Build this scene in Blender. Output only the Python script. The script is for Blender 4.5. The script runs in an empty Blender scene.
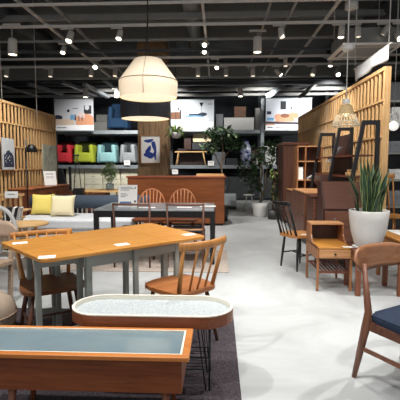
import bpy, bmesh, math, random
from mathutils import Vector, Matrix
random.seed(7)
PI = math.pi
S = bpy.context.scene
C = S.collection
# ------------------------------------------------------------------ camera
H = 1.3; F = 400.0
pitch = math.atan(35/400); yaw = math.atan(18/400)
cam_d = bpy.data.cameras.new('camera'); cam = bpy.data.objects.new('camera', cam_d); C.objects.link(cam)
cam.location = (0, 0, H); cam.rotation_euler = (PI/2 - pitch, 0, yaw)
cam_d.sensor_width = 36; cam_d.lens = 36; cam_d.clip_start = .05; cam_d.clip_end = 200
S.camera = cam
cp, sp = math.cos(pitch), math.sin(pitch)
FW = Vector((-math.sin(yaw)*cp, math.cos(yaw)*cp, -sp)); RT = Vector((math.cos(yaw), math.sin(yaw), 0))
UP = Vector((-math.sin(yaw)*sp, math.cos(yaw)*sp, cp))
def ray(x, y): return FW + RT*((x-200)/F) + UP*((200-y)/F)
def at(x, y, Y):
    d = ray(x, y); t = Y/d.y; return Vector((d.x*t, Y, H+d.z*t))
def gz(x, y, z=0):
    d = ray(x, y); t = (z-H)/d.z; return Vector((d.x*t, d.y*t, z))
def ax(x, y, X):
    d = ray(x, y); t = X/d.x; return Vector((X, d.y*t, H+d.z*t))
# ------------------------------------------------------------------ materials
def lin(c):
    return tuple(((v/255)/12.92 if v/255 <= .04045 else ((v/255+.055)/1.055)**2.4) for v in c) + (1,)
MC = {}
def mat(name, c, rough=.5, metal=0, noise=0, nscale=8, emit=0, c2=None, alpha=1, trans=0, bump=0, spec=.5, detail=4):
    if name in MC: return MC[name]
    m = bpy.data.materials.new(name); m.use_nodes = True
    nt = m.node_tree; b = nt.nodes['Principled BSDF']
    b.inputs['Roughness'].default_value = rough; b.inputs['Metallic'].default_value = metal
    b.inputs['Specular IOR Level'].default_value = spec
    b.inputs['Base Color'].default_value = lin(c)
    if noise or c2 or bump:
        tc = nt.nodes.new('ShaderNodeTexCoord'); n = nt.nodes.new('ShaderNodeTexNoise')
        n.inputs['Scale'].default_value = nscale; n.inputs['Detail'].default_value = detail
        nt.links.new(tc.outputs['Object'], n.inputs['Vector'])
        if noise or c2:
            r = nt.nodes.new('ShaderNodeValToRGB')
            r.color_ramp.elements[0].position = .35; r.color_ramp.elements[1].position = .68
            a = lin(c); k = 1-noise
            r.color_ramp.elements[0].color = lin(c2) if c2 else (a[0]*k, a[1]*k, a[2]*k, 1)
            r.color_ramp.elements[1].color = a
            nt.links.new(n.outputs['Fac'], r.inputs['Fac']); nt.links.new(r.outputs['Color'], b.inputs['Base Color'])
        if bump:
            bp = nt.nodes.new('ShaderNodeBump'); bp.inputs['Strength'].default_value = bump; bp.inputs['Distance'].default_value = .01
            nt.links.new(n.outputs['Fac'], bp.inputs['Height']); nt.links.new(bp.outputs['Normal'], b.inputs['Normal'])
    if emit:
        b.inputs['Emission Color'].default_value = lin(c); b.inputs['Emission Strength'].default_value = emit
    if trans: b.inputs['Transmission Weight'].default_value = trans
    if alpha < 1: b.inputs['Alpha'].default_value = alpha
    MC[name] = m; return m
def wood(name, c1, c2, rough=.38, stretch=(1, 14, 14), scale=2.2, spec=.5, coat=0):
    """fine grained wood: noise stretched along one axis"""
    if name in MC: return MC[name]
    m = bpy.data.materials.new(name); m.use_nodes = True
    nt = m.node_tree; b = nt.nodes['Principled BSDF']; b.inputs['Roughness'].default_value = rough
    b.inputs['Specular IOR Level'].default_value = spec
    b.inputs['Coat Weight'].default_value = coat
    tc = nt.nodes.new('ShaderNodeTexCoord'); mp = nt.nodes.new('ShaderNodeMapping'); mp.inputs['Scale'].default_value = stretch
    n = nt.nodes.new('ShaderNodeTexNoise'); n.inputs['Scale'].default_value = scale; n.inputs['Detail'].default_value = 6; n.inputs['Roughness'].default_value = .65
    n.inputs['Distortion'].default_value = .3
    r = nt.nodes.new('ShaderNodeValToRGB'); r.color_ramp.elements[0].position = .33; r.color_ramp.elements[1].position = .66
    r.color_ramp.elements[0].color = lin(c2); r.color_ramp.elements[1].color = lin(c1)
    nt.links.new(tc.outputs['Object'], mp.inputs['Vector']); nt.links.new(mp.outputs['Vector'], n.inputs['Vector'])
    nt.links.new(n.outputs['Fac'], r.inputs['Fac']); nt.links.new(r.outputs['Color'], b.inputs['Base Color'])
    MC[name] = m; return m
X_, Y_, Z_ = (1, 16, 16), (16, 1, 16), (16, 16, 1)
oak_top = wood('honey_oak', (200, 142, 66), (168, 108, 42), .38, X_, 2.0)
oak_v = wood('honey_oak_upright', (188, 132, 70), (154, 98, 46), .4, Z_)
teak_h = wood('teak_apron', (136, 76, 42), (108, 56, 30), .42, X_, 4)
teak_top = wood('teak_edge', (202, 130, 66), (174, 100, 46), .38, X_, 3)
teak_v = wood('teak_upright', (138, 82, 52), (108, 58, 36), .42, Z_)
red_h = wood('red_teak', (140, 78, 34), (114, 58, 22), .36, X_, 1.6)
walnut_v = wood('walnut_upright', (100, 62, 44), (70, 40, 28), .42, Z_)
walnut_h = wood('walnut_board', (112, 68, 46), (78, 44, 30), .42, X_)
walnut_y = wood('walnut_lengthwise', (116, 62, 38), (80, 40, 24), .42, Y_)
brown_seat = wood('brown_seat_wood', (168, 106, 58), (130, 76, 38), .4, X_)
darkwood = wood('dark_brown_wood', (74, 42, 32), (50, 28, 22), .42, Z_)
dresser_f = wood('dresser_front', (128, 84, 64), (100, 62, 46), .42, X_)
slat_m = wood('pale_slat_pine', (222, 182, 130), (192, 148, 96), .6, Z_, 3, .2)
rail_m = wood('pale_rail_pine', (218, 178, 126), (190, 146, 96), .6, Y_, 3, .2)
light_h = wood('light_birch', (232, 190, 134), (210, 162, 102), .45, X_)
tan_h = wood('tan_top', (192, 142, 96), (166, 114, 70), .42, X_)
tan_v = wood('tan_upright', (160, 108, 68), (132, 82, 48), .42, Z_)
beige_w = wood('weathered_beige_wood', (178, 156, 134), (146, 122, 100), .65, X_, 3, .2)
barn_v = wood('weathered_plank', (168, 138, 104), (122, 96, 70), .75, Z_, 2.5, .2)
grey_p = mat('grey_paint', (146, 150, 142), .5, noise=.06, nscale=12)
white_p = mat('white_paint', (228, 226, 220), .5, noise=.04)
black_m = mat('black_metal', (18, 18, 20), .4, noise=.2, nscale=20)
black_w = mat('black_lacquer', (22, 20, 20), .4, noise=.2, nscale=9)
steel = mat('galvanised_steel', (138, 144, 148), .45, .2, noise=.12, nscale=6)
track_m = mat('pale_grey_metal', (196, 192, 184), .5, .1, noise=.08, nscale=5)
pipe_m = mat('dull_grey_pipe', (130, 130, 126), .55, noise=.15, nscale=3)
dkpipe = mat('dark_pipe', (64, 66, 68), .6, noise=.2, nscale=3)
lampbody = mat('lamp_housing', (178, 174, 166), .5, noise=.05)
glow = mat('lamp_lens', (255, 246, 225), .5, emit=9)
glow_soft = mat('lamp_lens_dim', (255, 240, 215), .5, emit=1.2)
paper = mat('card_paper', (246, 244, 238), .8, noise=.03)
ink = mat('ink', (90, 92, 96), .8, noise=.1)
# ------------------------------------------------------------------ mesh helpers
class MB:
    def __init__(s): s.b = bmesh.new(); s.mats = []; s.cur = 0
    def m(s, material):
        if material not in s.mats: s.mats.append(material)
        s.cur = s.mats.index(material); return s
    def _add(s, vs, fs, smooth=False, M=None):
        bv = [s.b.verts.new((M @ Vector(v)) if M else v) for v in vs]
        for f in fs:
            try:
                fc = s.b.faces.new([bv[i] for i in f]); fc.material_index = s.cur; fc.smooth = smooth
            except ValueError: pass
        return bv
    def box(s, x0, x1, y0, y1, z0, z1, bev=0, M=None):
        vs = [(x, y, z) for x in (x0, x1) for y in (y0, y1) for z in (z0, z1)]
        fs = [(0,1,3,2),(4,6,7,5),(0,4,5,1),(2,3,7,6),(0,2,6,4),(1,5,7,3)]
        bv = s._add(vs, fs, False, M)
        if bev:
            es = list({e for v in bv for e in v.link_edges})
            r = bmesh.ops.bevel(s.b, geom=es, offset=bev, segments=2, profile=.6, affect='EDGES')
            for f in r['faces']: f.material_index = s.cur; f.smooth = True
        return s
    def prism(s, pts, z0, z1, M=None, bev=0, smooth=False):
        n = len(pts)
        vs = [(p[0], p[1], z0) for p in pts] + [(p[0], p[1], z1) for p in pts]
        fs = [tuple(range(n-1, -1, -1)), tuple(range(n, 2*n))]
        bv = s._add(vs, fs, False, M)
        for i in range(n):
            j = (i+1) % n
            f = s.b.faces.new((bv[i], bv[j], bv[n+j], bv[n+i])); f.material_index = s.cur; f.smooth = smooth
        if bev:
            es = [e for v in bv for e in v.link_edges if len(set(e.verts) & set(bv[:n])) != 1]
            r = bmesh.ops.bevel(s.b, geom=list(set(es)), offset=bev, segments=2, profile=.6, affect='EDGES')
            for f in r['faces']: f.material_index = s.cur
        return s
    def tube(s, path, r, n=8, M=None, flat=None, cap=True):
        """path list of points, r a radius or a list; flat = (scale across, scale up)"""
        P = [Vector(p) for p in path]; k = len(P)
        R = r if isinstance(r, (list, tuple)) else [r]*k
        rings = []
        t0 = (P[1]-P[0]).normalized()
        ref = Vector((0, 0, 1)) if abs(t0.z) < .9 else Vector((0, 1, 0))
        for i in range(k):
            t = ((P[min(i+1, k-1)]-P[max(i-1, 0)])).normalized()
            u = t.cross(ref)
            if u.length < 1e-4: u = t.cross(Vector((1, 0, 0)))
            u.normalize(); v = u.cross(t).normalized()
            a, b = flat if flat else (1, 1)
            rings.append([P[i] + u*math.cos(2*PI*j/n)*R[i]*a + v*math.sin(2*PI*j/n)*R[i]*b for j in range(n)])
        vs = [p for ring in rings for p in ring]; fs = []
        for i in range(k-1):
            for j in range(n):
                fs.append((i*n+j, i*n+(j+1) % n, (i+1)*n+(j+1) % n, (i+1)*n+j))
        bv = s._add(vs, fs, True, M)
        if cap:
            for ring in (bv[:n][::-1], bv[-n:]):
                f = s.b.faces.new(ring); f.material_index = s.cur
        return s
    def bar(s, a, b, w, h, M=None, w2=None, h2=None):
        """rectangular bar from a to b"""
        a, b = Vector(a), Vector(b); t = (b-a).normalized()
        ref = Vector((0, 0, 1)) if abs(t.z) < .8 else Vector((0, 1, 0))
        u = t.cross(ref).normalized(); v = u.cross(t).normalized()
        w2 = w if w2 is None else w2; h2 = h if h2 is None else h2
        vs = [p + u*sx*ww/2 + v*sy*hh/2 for p, ww, hh in ((a, w, h), (b, w2, h2)) for sx, sy in ((-1,-1),(1,-1),(1,1),(-1,1))]
        s._add(vs, [(3,2,1,0),(4,5,6,7),(0,1,5,4),(1,2,6,5),(2,3,7,6),(3,0,4,7)], False, M); return s
    def lathe(s, prof, c=(0, 0, 0), n=24, M=None, smooth=True, sx=1, sy=1):
        vs = []; fs = []; k = len(prof)
        for (r, z) in prof:
            for j in range(n):
                a = 2*PI*j/n; vs.append((c[0]+max(r, 1e-4)*math.cos(a)*sx, c[1]+max(r, 1e-4)*math.sin(a)*sy, c[2]+z))
        for i in range(k-1):
            for j in range(n): fs.append((i*n+j, i*n+(j+1) % n, (i+1)*n+(j+1) % n, (i+1)*n+j))
        s._add(vs, fs, smooth, M); return s
    def grid(s, fn, nu, nv, thick=0, M=None):
        """surface fn(u,v)->point, given thickness along z of its normal"""
        vs = [Vector(fn(i/nu, j/nv)) for i in range(nu+1) for j in range(nv+1)]
        fs = [(i*(nv+1)+j, (i+1)*(nv+1)+j, (i+1)*(nv+1)+j+1, i*(nv+1)+j+1) for i in range(nu) for j in range(nv)]
        if thick:
            d = Vector(thick) if not isinstance(thick, (int, float)) else Vector((0, 0, thick))
            n0 = len(vs); vs += [v + d for v in vs]
            fs2 = [tuple(i+n0 for i in f)[::-1] for f in fs]; side = []
            ring = [i*(nv+1) for i in range(nu+1)] + [nu*(nv+1)+j for j in range(1, nv+1)] + [i*(nv+1)+nv for i in range(nu-1, -1, -1)] + [j for j in range(nv-1, 0, -1)]
            for a in range(len(ring)):
                b = (a+1) % len(ring); side.append((ring[b], ring[a], ring[a]+n0, ring[b]+n0))
            fs = fs + fs2 + side
        s._add(vs, fs, True, M); return s
    def build(s, name, material=None, parent=None, smooth_angle=None):
        me = bpy.data.meshes.new(name)
        bmesh.ops.recalc_face_normals(s.b, faces=s.b.faces)
        s.b.to_mesh(me); s.b.free()
        for mm in (s.mats or [material]): me.materials.append(mm)
        o = bpy.data.objects.new(name, me); C.objects.link(o)
        if parent: o.parent = parent
        return o
def thing(name, label, cat, loc=(0, 0, 0), rz=0, group=None):
    o = bpy.data.objects.new(name, None); C.objects.link(o)
    o.location = loc; o.rotation_euler = (0, 0, rz); o.empty_display_size = .1
    o['label'] = label; o['category'] = cat
    if group: o['group'] = group
    return o
def tag(o, label, cat, group=None, kind=None):
    o['label'] = label; o['category'] = cat
    if group: o['group'] = group
    if kind: o['kind'] = kind
    return o
def struct(o): o['kind'] = 'structure'; return o
def copy_tree(o, label, loc=None, rz=None, par=None):
    c = o.copy(); C.objects.link(c)
    if par: c.parent = par
    if label: c['label'] = label
    if loc is not None: c.location = loc
    if rz is not None: c.rotation_euler = (0, 0, rz)
    for ch in list(o.children): copy_tree(ch, None, par=c)
    return c
def R(d): return math.radians(d)
# ================================================================== SETTING
fl = bpy.data.materials.new('polished_concrete'); fl.use_nodes = True
nt = fl.node_tree; b = nt.nodes['Principled BSDF']; b.inputs['Roughness'].default_value = .5
b.inputs['Specular IOR Level'].default_value = .35
tc = nt.nodes.new('ShaderNodeTexCoord'); n1 = nt.nodes.new('ShaderNodeTexNoise'); n1.inputs['Scale'].default_value = 1.1; n1.inputs['Detail'].default_value = 8
n1.inputs['Roughness'].default_value = .62; n1.inputs['Distortion'].default_value = 1.2
r = nt.nodes.new('ShaderNodeValToRGB'); r.color_ramp.elements[0].position = .3; r.color_ramp.elements[1].position = .6
r.color_ramp.elements[0].color = lin((160, 161, 160)); r.color_ramp.elements[1].color = lin((183, 185, 184))
nt.links.new(tc.outputs['Object'], n1.inputs['Vector']); nt.links.new(n1.outputs['Fac'], r.inputs['Fac']); nt.links.new(r.outputs['Color'], b.inputs['Base Color'])
n2 = nt.nodes.new('ShaderNodeMapRange'); n2.inputs[3].default_value = .38; n2.inputs[4].default_value = .6
nt.links.new(n1.outputs['Fac'], n2.inputs[0]); nt.links.new(n2.outputs[0], b.inputs['Roughness'])
f = MB(); f.box(-9, 9, -4, 19, -.1, 0); struct(f.build('floor', fl))
ceil_m = mat('ceiling_panel', (104, 106, 106), .8, noise=.2, nscale=1.5)
f = MB(); f.box(-9, 9, 3.4, 19, 4.9, 5.0); struct(f.build('ceiling', ceil_m))
backw = mat('back_wall_paint', (44, 48, 54), .8, noise=.25, nscale=.8)
f = MB(); f.box(-9, 9, 17.5, 17.6, 0, 4.9); struct(f.build('wall_back', backw))
f = MB(); f.box(-8.1, -8.0, 3.5, 17.5, 0, 4.9); struct(f.build('wall_outer_left', backw))
f = MB(); f.box(8.0, 8.1, 3.5, 17.5, 0, 4.9); struct(f.build('wall_outer_right', backw))
# ceiling: roof beams across, bulkhead, ducts
fascia = mat('bulkhead_paint', (118, 118, 112), .75, noise=.08, nscale=2)
f = MB(); f.box(-7.99, 7.99, 11.6, 11.9, 3.80, 4.18); struct(f.build('trim_1', fascia))
k = 2
for Yb, z0, z1, w in ((7.6, 4.55, 4.9, .25), (9.2, 4.5, 4.9, .25), (10.4, 4.5, 4.9, .25), (12.6, 3.9, 4.3, .2), (14.4, 3.9, 4.3, .2)):
    f = MB(); f.box(-7.99, 7.99, Yb, Yb+w, z0, z1); struct(f.build('trim_%d' % k, dkpipe if k > 4 else fascia)); k += 1
# lattice of roof rails: cross rails (along X) and long rails (along Y)
def rail_x(Y, z, w, h, m, label, name='ceiling_rail', x0=-7.99, x1=7.99):
    f = MB(); f.box(x0, x1, Y-w/2, Y+w/2, z, z+h); return tag(f.build(name, m), label, 'ceiling rail')
def rail_y(X, y0, y1, z, w, h, m, label, name='ceiling_rail', X2=None):
    f = MB()
    f.bar((X, y0, z+h/2), (X if X2 is None else X2, y1, z+h/2), w*.72, h*.8)
    return tag(f.build(name, m), label, 'ceiling rail')
TZ = 3.7
rail_x(6.22, 3.72, .05, .03, track_m, 'thin pale rail crossing the very top edge of the ceiling view', 'ceiling_rail')
rail_x(7.13, TZ, .045, .04, track_m, 'nearest pale lighting track crossing the ceiling, holding large spotlights', 'lighting_track')
rail_x(7.96, TZ, .035, .035, pipe_m, 'dull grey pipe crossing the ceiling just behind the nearest track', 'ceiling_pipe')
rail_x(8.7, TZ, .07, .05, dkpipe, 'dark slim pipe crossing the ceiling before the second track', 'ceiling_pipe')
rail_x(9.26, TZ, .045, .045, track_m, 'second pale lighting track crossing the ceiling', 'lighting_track')
rail_x(9.99, TZ, .04, .04, track_m, 'farthest pale lighting track crossing just before the grey bulkhead', 'lighting_track')
rail_x(8.35, 4.25, .1, .1, pipe_m, 'thick grey pipe high above the cross rails', 'ceiling_pipe')
for X, w, m, lb, nm in ((-3.07, .06, track_m, 'leftmost long pale lighting track running away down the shop', 'lighting_track'),
                    (-2.6, .07, pipe_m, 'dull grey long pipe running beside the leftmost long track', 'ceiling_pipe'),
                    (-.25, .06, track_m, 'central long pale track running away over the aisle', 'lighting_track'),
                    (.8, .05, pipe_m, 'slim grey long pipe right of the central track', 'ceiling_pipe'),
                    (1.19, .05, pipe_m, 'dull long pipe ending above the downlight right of centre', 'ceiling_pipe'),
                    (1.84, .06, track_m, 'long pale track slanting down towards the right slat wall', 'lighting_track')):
    rail_y(X, 5.2, 11.5 if nm == 'lighting_track' else 11.0, TZ+.075, w, .05, m, lb, nm)
def duct(a, b, r, m, label):
    f = MB(); f.tube([a, b], r, 16); return tag(f.build('ventilation_duct', m), label, 'duct')
duct((-4.6, 6, 4.45), (-4.4, 11.4, 4.45), .2, dkpipe, 'dark round ventilation duct high on the left')
duct((3.6, 7.0, 4.4), (3.2, 11.4, 4.4), .25, dkpipe, 'dark round ventilation duct high on the right')
duct((-.55, 7.0, 4.55), (-.6, 11.4, 4.55), .18, pipe_m, 'grey round duct above the cream pendant lamp')
# diagonal roof braces beyond the bulkhead
bi = 0
for (x0, y0, x1, y1, w, m, lb) in (
    (28, 84, 62, 94, .14, steel, 'pale diagonal brace left above the slat wall'),
    (62, 82, 96, 95, .14, steel, 'pale diagonal brace above the left banner'),
    (84, 84, 108, 97, .14, steel, 'pale diagonal brace right above the left banner'),
    (104, 80, 122, 92, .12, pipe_m, 'grey diagonal brace left of the cream lamp'),
    (2, 86, 40, 97, .10, pipe_m, 'grey diagonal brace at the far left'),
    (268, 96, 288, 81, .16, steel, 'pale diagonal brace above the sofa banner'),
    (300, 97, 318, 82, .12, pipe_m, 'grey diagonal brace by the right slat wall top')):
    f = MB(); f.bar(at(x0, y0, 12.4), at(x1, y1, 13.6), w, w*.6); tag(f.build('roof_brace', m), lb, 'roof brace')
for yy, Yd, w, lb in ((84, 12.9, .1, 'upper grey beam crossing behind the bulkhead'), (90, 13.4, .1, 'middle grey beam crossing behind the bulkhead'), (95, 13.8, .08, 'lower grey beam crossing above the banners')):
    z = at(200, yy, Yd).z
    f = MB(); f.box(-7.99, 7.99, Yd-.06, Yd+.06, z-.04, z+w-.04); tag(f.build('roof_beam', dkpipe if yy == 84 else pipe_m), lb, 'roof beam')
# hanging rods
hr = 0
for x, y1, Yd, lb in ((37, 118, 9.0, 'thin hanging rod dropping to the left slat wall top'), (2, 100, 7.9, 'thin hanging rod at the left picture edge'),
                      (355, 66, 7.0, 'thin rod carrying the white cloth near corner'), (389, 44, 5.7, 'thin rod carrying the white cloth at the right')):
    p = at(x, y1, Yd); f = MB(); f.tube([(p.x, p.y, p.z), (p.x, p.y, 4.9)], .008, 6); tag(f.build('hanging_rod', track_m), lb, 'rod')
# ------------------------------------------------------------------ slat walls
def slat_wall(X, y0, y1, side, name, zs, ph=0):
    """freestanding pine partition of upright slats; side=+1 faces +x"""
    f = MB(); i = 0
    for sec in range(len(zs)-1):
        za, zb = zs[sec], zs[sec+1]; pit = .15
        y = y0 + (.075 if (sec+ph) % 2 else 0)
        while y < y1-.02:
            f.box(X, X+side*.022, y, y+.042, za, zb)
            f.box(X-side*.055, X-side*.035, y+.072, y+.108, za, zb)
            y += pit
    o = struct(f.build(name, slat_m))
    for q, z in enumerate(zs):
        f = MB(); hh = .03 if q not in (len(zs)-1,) else .05
        f.box(X-side*.055, X+side*.036, y0-.02, y1+.02, z-hh/2, z+hh/2)
        r_ = f.build('trim_rail', rail_m, o); r_.name = 'rail'
    for y in (y0-.05, y1):
        f = MB(); f.box(X-side*.05, X+side*.03, y, y+.05, 0, zs[-1]+.02); f.build('post', slat_m, o)
    return o
slat_wall(2.32, 5.78, 11.7, -1, 'wall_right', [.05, .55, 1.15, 1.7, 2.2, 2.63])
slat_wall(-4.35, 5.2, 10.55, 1, 'wall_left', [.05, .6, 1.2, 1.68, 2.16, 2.58])
# ------------------------------------------------------------------ rugs
rugm = mat('charcoal_carpet', (84, 76, 80), .95, noise=.5, nscale=70, bump=.4, spec=.1, detail=6)
f = MB(); f.box(-3.6, .135, .6, 3.45, .001, .012, .004); f.m(black_w); rg = f.build('carpet', rugm); rg.data.materials.clear(); rg.data.materials.append(rugm)
tag(rg, 'charcoal grey flecked carpet under the two front coffee tables', 'carpet')
rug2 = mat('beige_rug', (186, 172, 160), .95, noise=.25, nscale=30, bump=.3, spec=.1)
f = MB(); f.box(-2.0, .14, 4.75, 6.0, .001, .012, .004); tag(f.build('rug', rug2), 'pinkish beige flat rug under the black-legged desk', 'rug')
# ================================================================== HELPERS FOR FURNITURE
def card(p, rz, label, w=.11, d=.075, marks=True, tilt=0, z=None):
    f = MB(); f.m(paper); f.box(-w/2, w/2, -d/2, d/2, 0, .0015)
    if marks:
        f.m(ink)
        f.box(-w*.38, w*.1, d*.12, d*.2, .0015, .0018); f.box(-w*.38, w*.25, -d*.1, -d*.04, .0015, .0018)
    o = f.build('price_card', None); o.location = p; o.rotation_euler = (tilt, 0, rz)
    return tag(o, label, 'price card', 'white price cards')
# ------------------------------------------------------------------ glass-topped display table (front)
t = thing('display_table', 'long teak coffee table with inset glass top, nearest to the viewer', 'table', (-.69, 1.925, .012))
L2, D2 = .56, .167
Mx = None
# trapezoidal apron carcass
f = MB(); zt = .385
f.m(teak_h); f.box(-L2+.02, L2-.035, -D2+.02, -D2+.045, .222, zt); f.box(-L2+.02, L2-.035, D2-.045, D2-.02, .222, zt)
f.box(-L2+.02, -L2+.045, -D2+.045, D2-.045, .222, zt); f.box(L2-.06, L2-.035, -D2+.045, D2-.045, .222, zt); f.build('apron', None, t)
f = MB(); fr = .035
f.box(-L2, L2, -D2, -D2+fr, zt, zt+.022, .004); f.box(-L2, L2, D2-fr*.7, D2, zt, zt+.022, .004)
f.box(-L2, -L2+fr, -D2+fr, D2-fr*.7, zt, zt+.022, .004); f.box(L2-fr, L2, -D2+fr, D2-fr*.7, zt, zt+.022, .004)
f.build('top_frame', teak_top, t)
f = MB(); f.box(-L2+fr, L2-fr, -D2+fr, D2-fr*.7, zt+.006, zt+.012)
glassm = mat('grey_glass', (118, 136, 142), .12, noise=.12, nscale=6, spec=.6)
f.build('glass_pane', glassm, t)
f = MB(); a, b_ = .010, zt+.021; x0, x1, y0, y1 = -L2+fr, L2-fr, -D2+fr, D2-fr*.7
f.box(x0, x1, y0, y0+a*.6, zt+.012, b_); f.box(x0, x1, y1-a*.6, y1, zt+.012, b_); f.box(x0, x0+a, y0+a*.6, y1-a*.6, zt+.012, b_); f.box(x1-a, x1, y0+a*.6, y1-a*.6, zt+.012, b_)
f.build('white_bead', mat('ivory_bead', (226, 220, 204), .5, noise=.03), t)
for sx, sy in ((-1, -1), (-1, 1), (1, -1), (1, 1)):
    xx = (-.30 if sx < 0 else .44)
    f = MB(); f.tube([(xx, sy*.11, .222), (xx+sx*.02, sy*.125, 0)], [.02, .013], 10)
    f.build('leg', teak_v, t)
# ------------------------------------------------------------------ oval table
t = thing('oval_coffee_table', 'oval coffee table with raised cream-lined teak rim, speckled stone top, black wire legs', 'table', (-.385, 2.30, .012)); t.scale = (1, 1, .962)
def oval(hl, r, n=14, inset=0):
    pts = []
    for i in range(n+1):
        a = -PI/2 + PI*i/n; pts.append((hl + (r-inset)*math.cos(a), (r-inset)*math.sin(a)))
    for i in range(n+1):
        a = PI/2 + PI*i/n; pts.append((-hl + (r-inset)*math.cos(a), (r-inset)*math.sin(a)))
    return pts
hl, rr = .297, .180
def ring(f, pa, pb, z0, z1):
    n = len(pa)
    for i in range(n):
        j = (i+1) % n
        vs = [(*pa[i], z0), (*pa[j], z0), (*pa[j], z1), (*pa[i], z1), (*pb[i], z0), (*pb[j], z0), (*pb[j], z1), (*pb[i], z1)]
        f._add(vs, [(0, 1, 2, 3), (7, 6, 5, 4), (3, 2, 6, 7), (1, 0, 4, 5)], False)
f = MB(); ring(f, oval(hl, rr), oval(hl, rr, inset=.010), .405, .474); f.build('rim', teak_h, t)
f = MB(); ring(f, oval(hl, rr, inset=.0), oval(hl, rr, inset=.016), .474, .480)
ring(f, oval(hl, rr, inset=.010), oval(hl, rr, inset=.016), .44, .475)
f.build('cream_lining', mat('ivory_bead', (226, 220, 204)), t)['label'] = 'cream rim lining'
stone = mat('speckled_stone', (200, 206, 206), .35, c2=(158, 166, 168), nscale=80, detail=8)
f = MB(); f.prism(oval(hl, rr, inset=.017), .41, .452); f.build('top', stone, t)
for sx in (-1, 1):
    for sy in (-1, 1):
        X0 = sx*.34; f = MB(); yy = sy*.11
        f.tube([(X0, yy, .41), (X0, yy, 0)], .0055, 6); f.tube([(X0-sx*.07, yy, .41), (X0-sx*.02, yy, .0)], .004, 6); f.tube([(X0-sx*.035, yy, .41), (X0-sx*.012, yy, .10)], .003, 6)
        f.build('leg', black_m, t)
for z in (.13, .20, .265):
    f = MB(); f.tube([(-.34, -.11, z), (.34, -.11, z)], .0042, 6); f.build('cross_wire', black_m, t)
for y in (-.08, -.04, 0, .04, .08, .11):
    f = MB(); f.tube([(-.34, y, .13), (.34, y, .13)], .0025, 6); f.build('cross_wire', black_m, t)
# ------------------------------------------------------------------ butterfly drop-leaf table
A, B_, Cc, D = Vector((-1.61, 2.85, 0)), Vector((-.66, 3.88, 0)), Vector((-.09, 3.17, 0)), Vector((-1.05, 2.31, 0))
def q(s, u):  # s along the length, u from the far edge to the near edge
    return (A.lerp(B_, s)).lerp(D.lerp(Cc, s), u)
O = q(.5, .5); O.z = 0
ang = math.atan2(.94, .95)
t = thing('drop_leaf_dining_table', 'large honey oak drop-leaf dining table on grey painted gate legs', 'table', (O.x, O.y, .0125), ang)
Mi = Matrix.Rotation(-ang, 4, 'Z') @ Matrix.Translation(-O)
def ql(s, u, z=0):
    v = Mi @ q(s, u); v.z = z; return v
def corner_round(pts, r=.05, n=5):
    out = []
    for i in range(len(pts)):
        p0, p1, p2 = Vector(pts[i-1][:2]), Vector(pts[i][:2]), Vector(pts[(i+1) % len(pts)][:2])
        rr_ = pts[i][2] if len(pts[i]) > 2 else r
        a = p1 + (p0-p1).normalized()*rr_; b = p1 + (p2-p1).normalized()*rr_
        if rr_ < .003: out.append(tuple(p1)); continue
        for k_ in range(n+1):
            w = k_/n; out.append(tuple((1-w)**2*a + 2*w*(1-w)*p1 + w*w*b))
    return out
def quad(s0, s1, rl, rr_):
    pts = [ql(s0, 0), ql(s1, 0), ql(s1, 1), ql(s0, 1)]
    rad = [rl, rr_, rr_, rl]
    P_ = [(p.x, p.y, r_) for p, r_ in zip(pts, rad)]
    return corner_round(P_)
for nm, s0, s1, rl, r2 in (('drop_leaf', 0, .27, .05, .001), ('tabletop', .272, .728, .001, .001), ('drop_leaf', .73, 1, .001, .05)):
    f = MB(); f.prism(quad(s0, s1, rl, r2), .698, .72, bev=.004); f.build(nm, oak_top, t)
f = MB()
for (a1, b1) in (((.24, .10), (.76, .10)), ((.24, .90), (.76, .90)), ((.24, .1), (.24, .9)), ((.76, .1), (.76, .9))):
    f.bar(ql(*a1, .653), ql(*b1, .653), .022, .09)
f.build('apron', grey_p, t)
def post(f, p, w, d, z0, z1): f.box(p.x-w/2, p.x+w/2, p.y-d/2, p.y+d/2, z0, z1, .003)
for (s_, u_) in ((.26, .13), (.74, .13), (.26, .87), (.74, .87)):
    f = MB(); post(f, ql(s_, u_), .042, .042, .0, .698); f.build('leg', grey_p, t)
# swung-out gates under both leaves
for (pa, pb) in (((.52, .93), (.80, .93)), ((.12, .14), (.26, .22)), ((.035, .74), (.24, .78))):
    f = MB(); a, b2 = ql(*pa), ql(*pb)
    post(f, a, .034, .03, .0, .695)
    f.bar((a.x, a.y, .655), (b2.x, b2.y, .655), .022, .06); f.bar((a.x, a.y, .16), (b2.x, b2.y, .16), .022, .05)
    post(f, b2, .035, .03, .012, .695); f.build('gate_frame', grey_p, t)
for p, lb, rz in (((20, 243), 'white price card on the far left corner of the drop-leaf table', 30), ((47, 257), 'white price card on the near left corner of the drop-leaf table', 20),
              ((122, 244.5), 'white price card near the front edge middle of the drop-leaf table', 38), ((189, 234.5), 'white price card on the right end of the drop-leaf table', 40)):
    card(gz(*p, .733), R(rz), lb, .10, .075)
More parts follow.
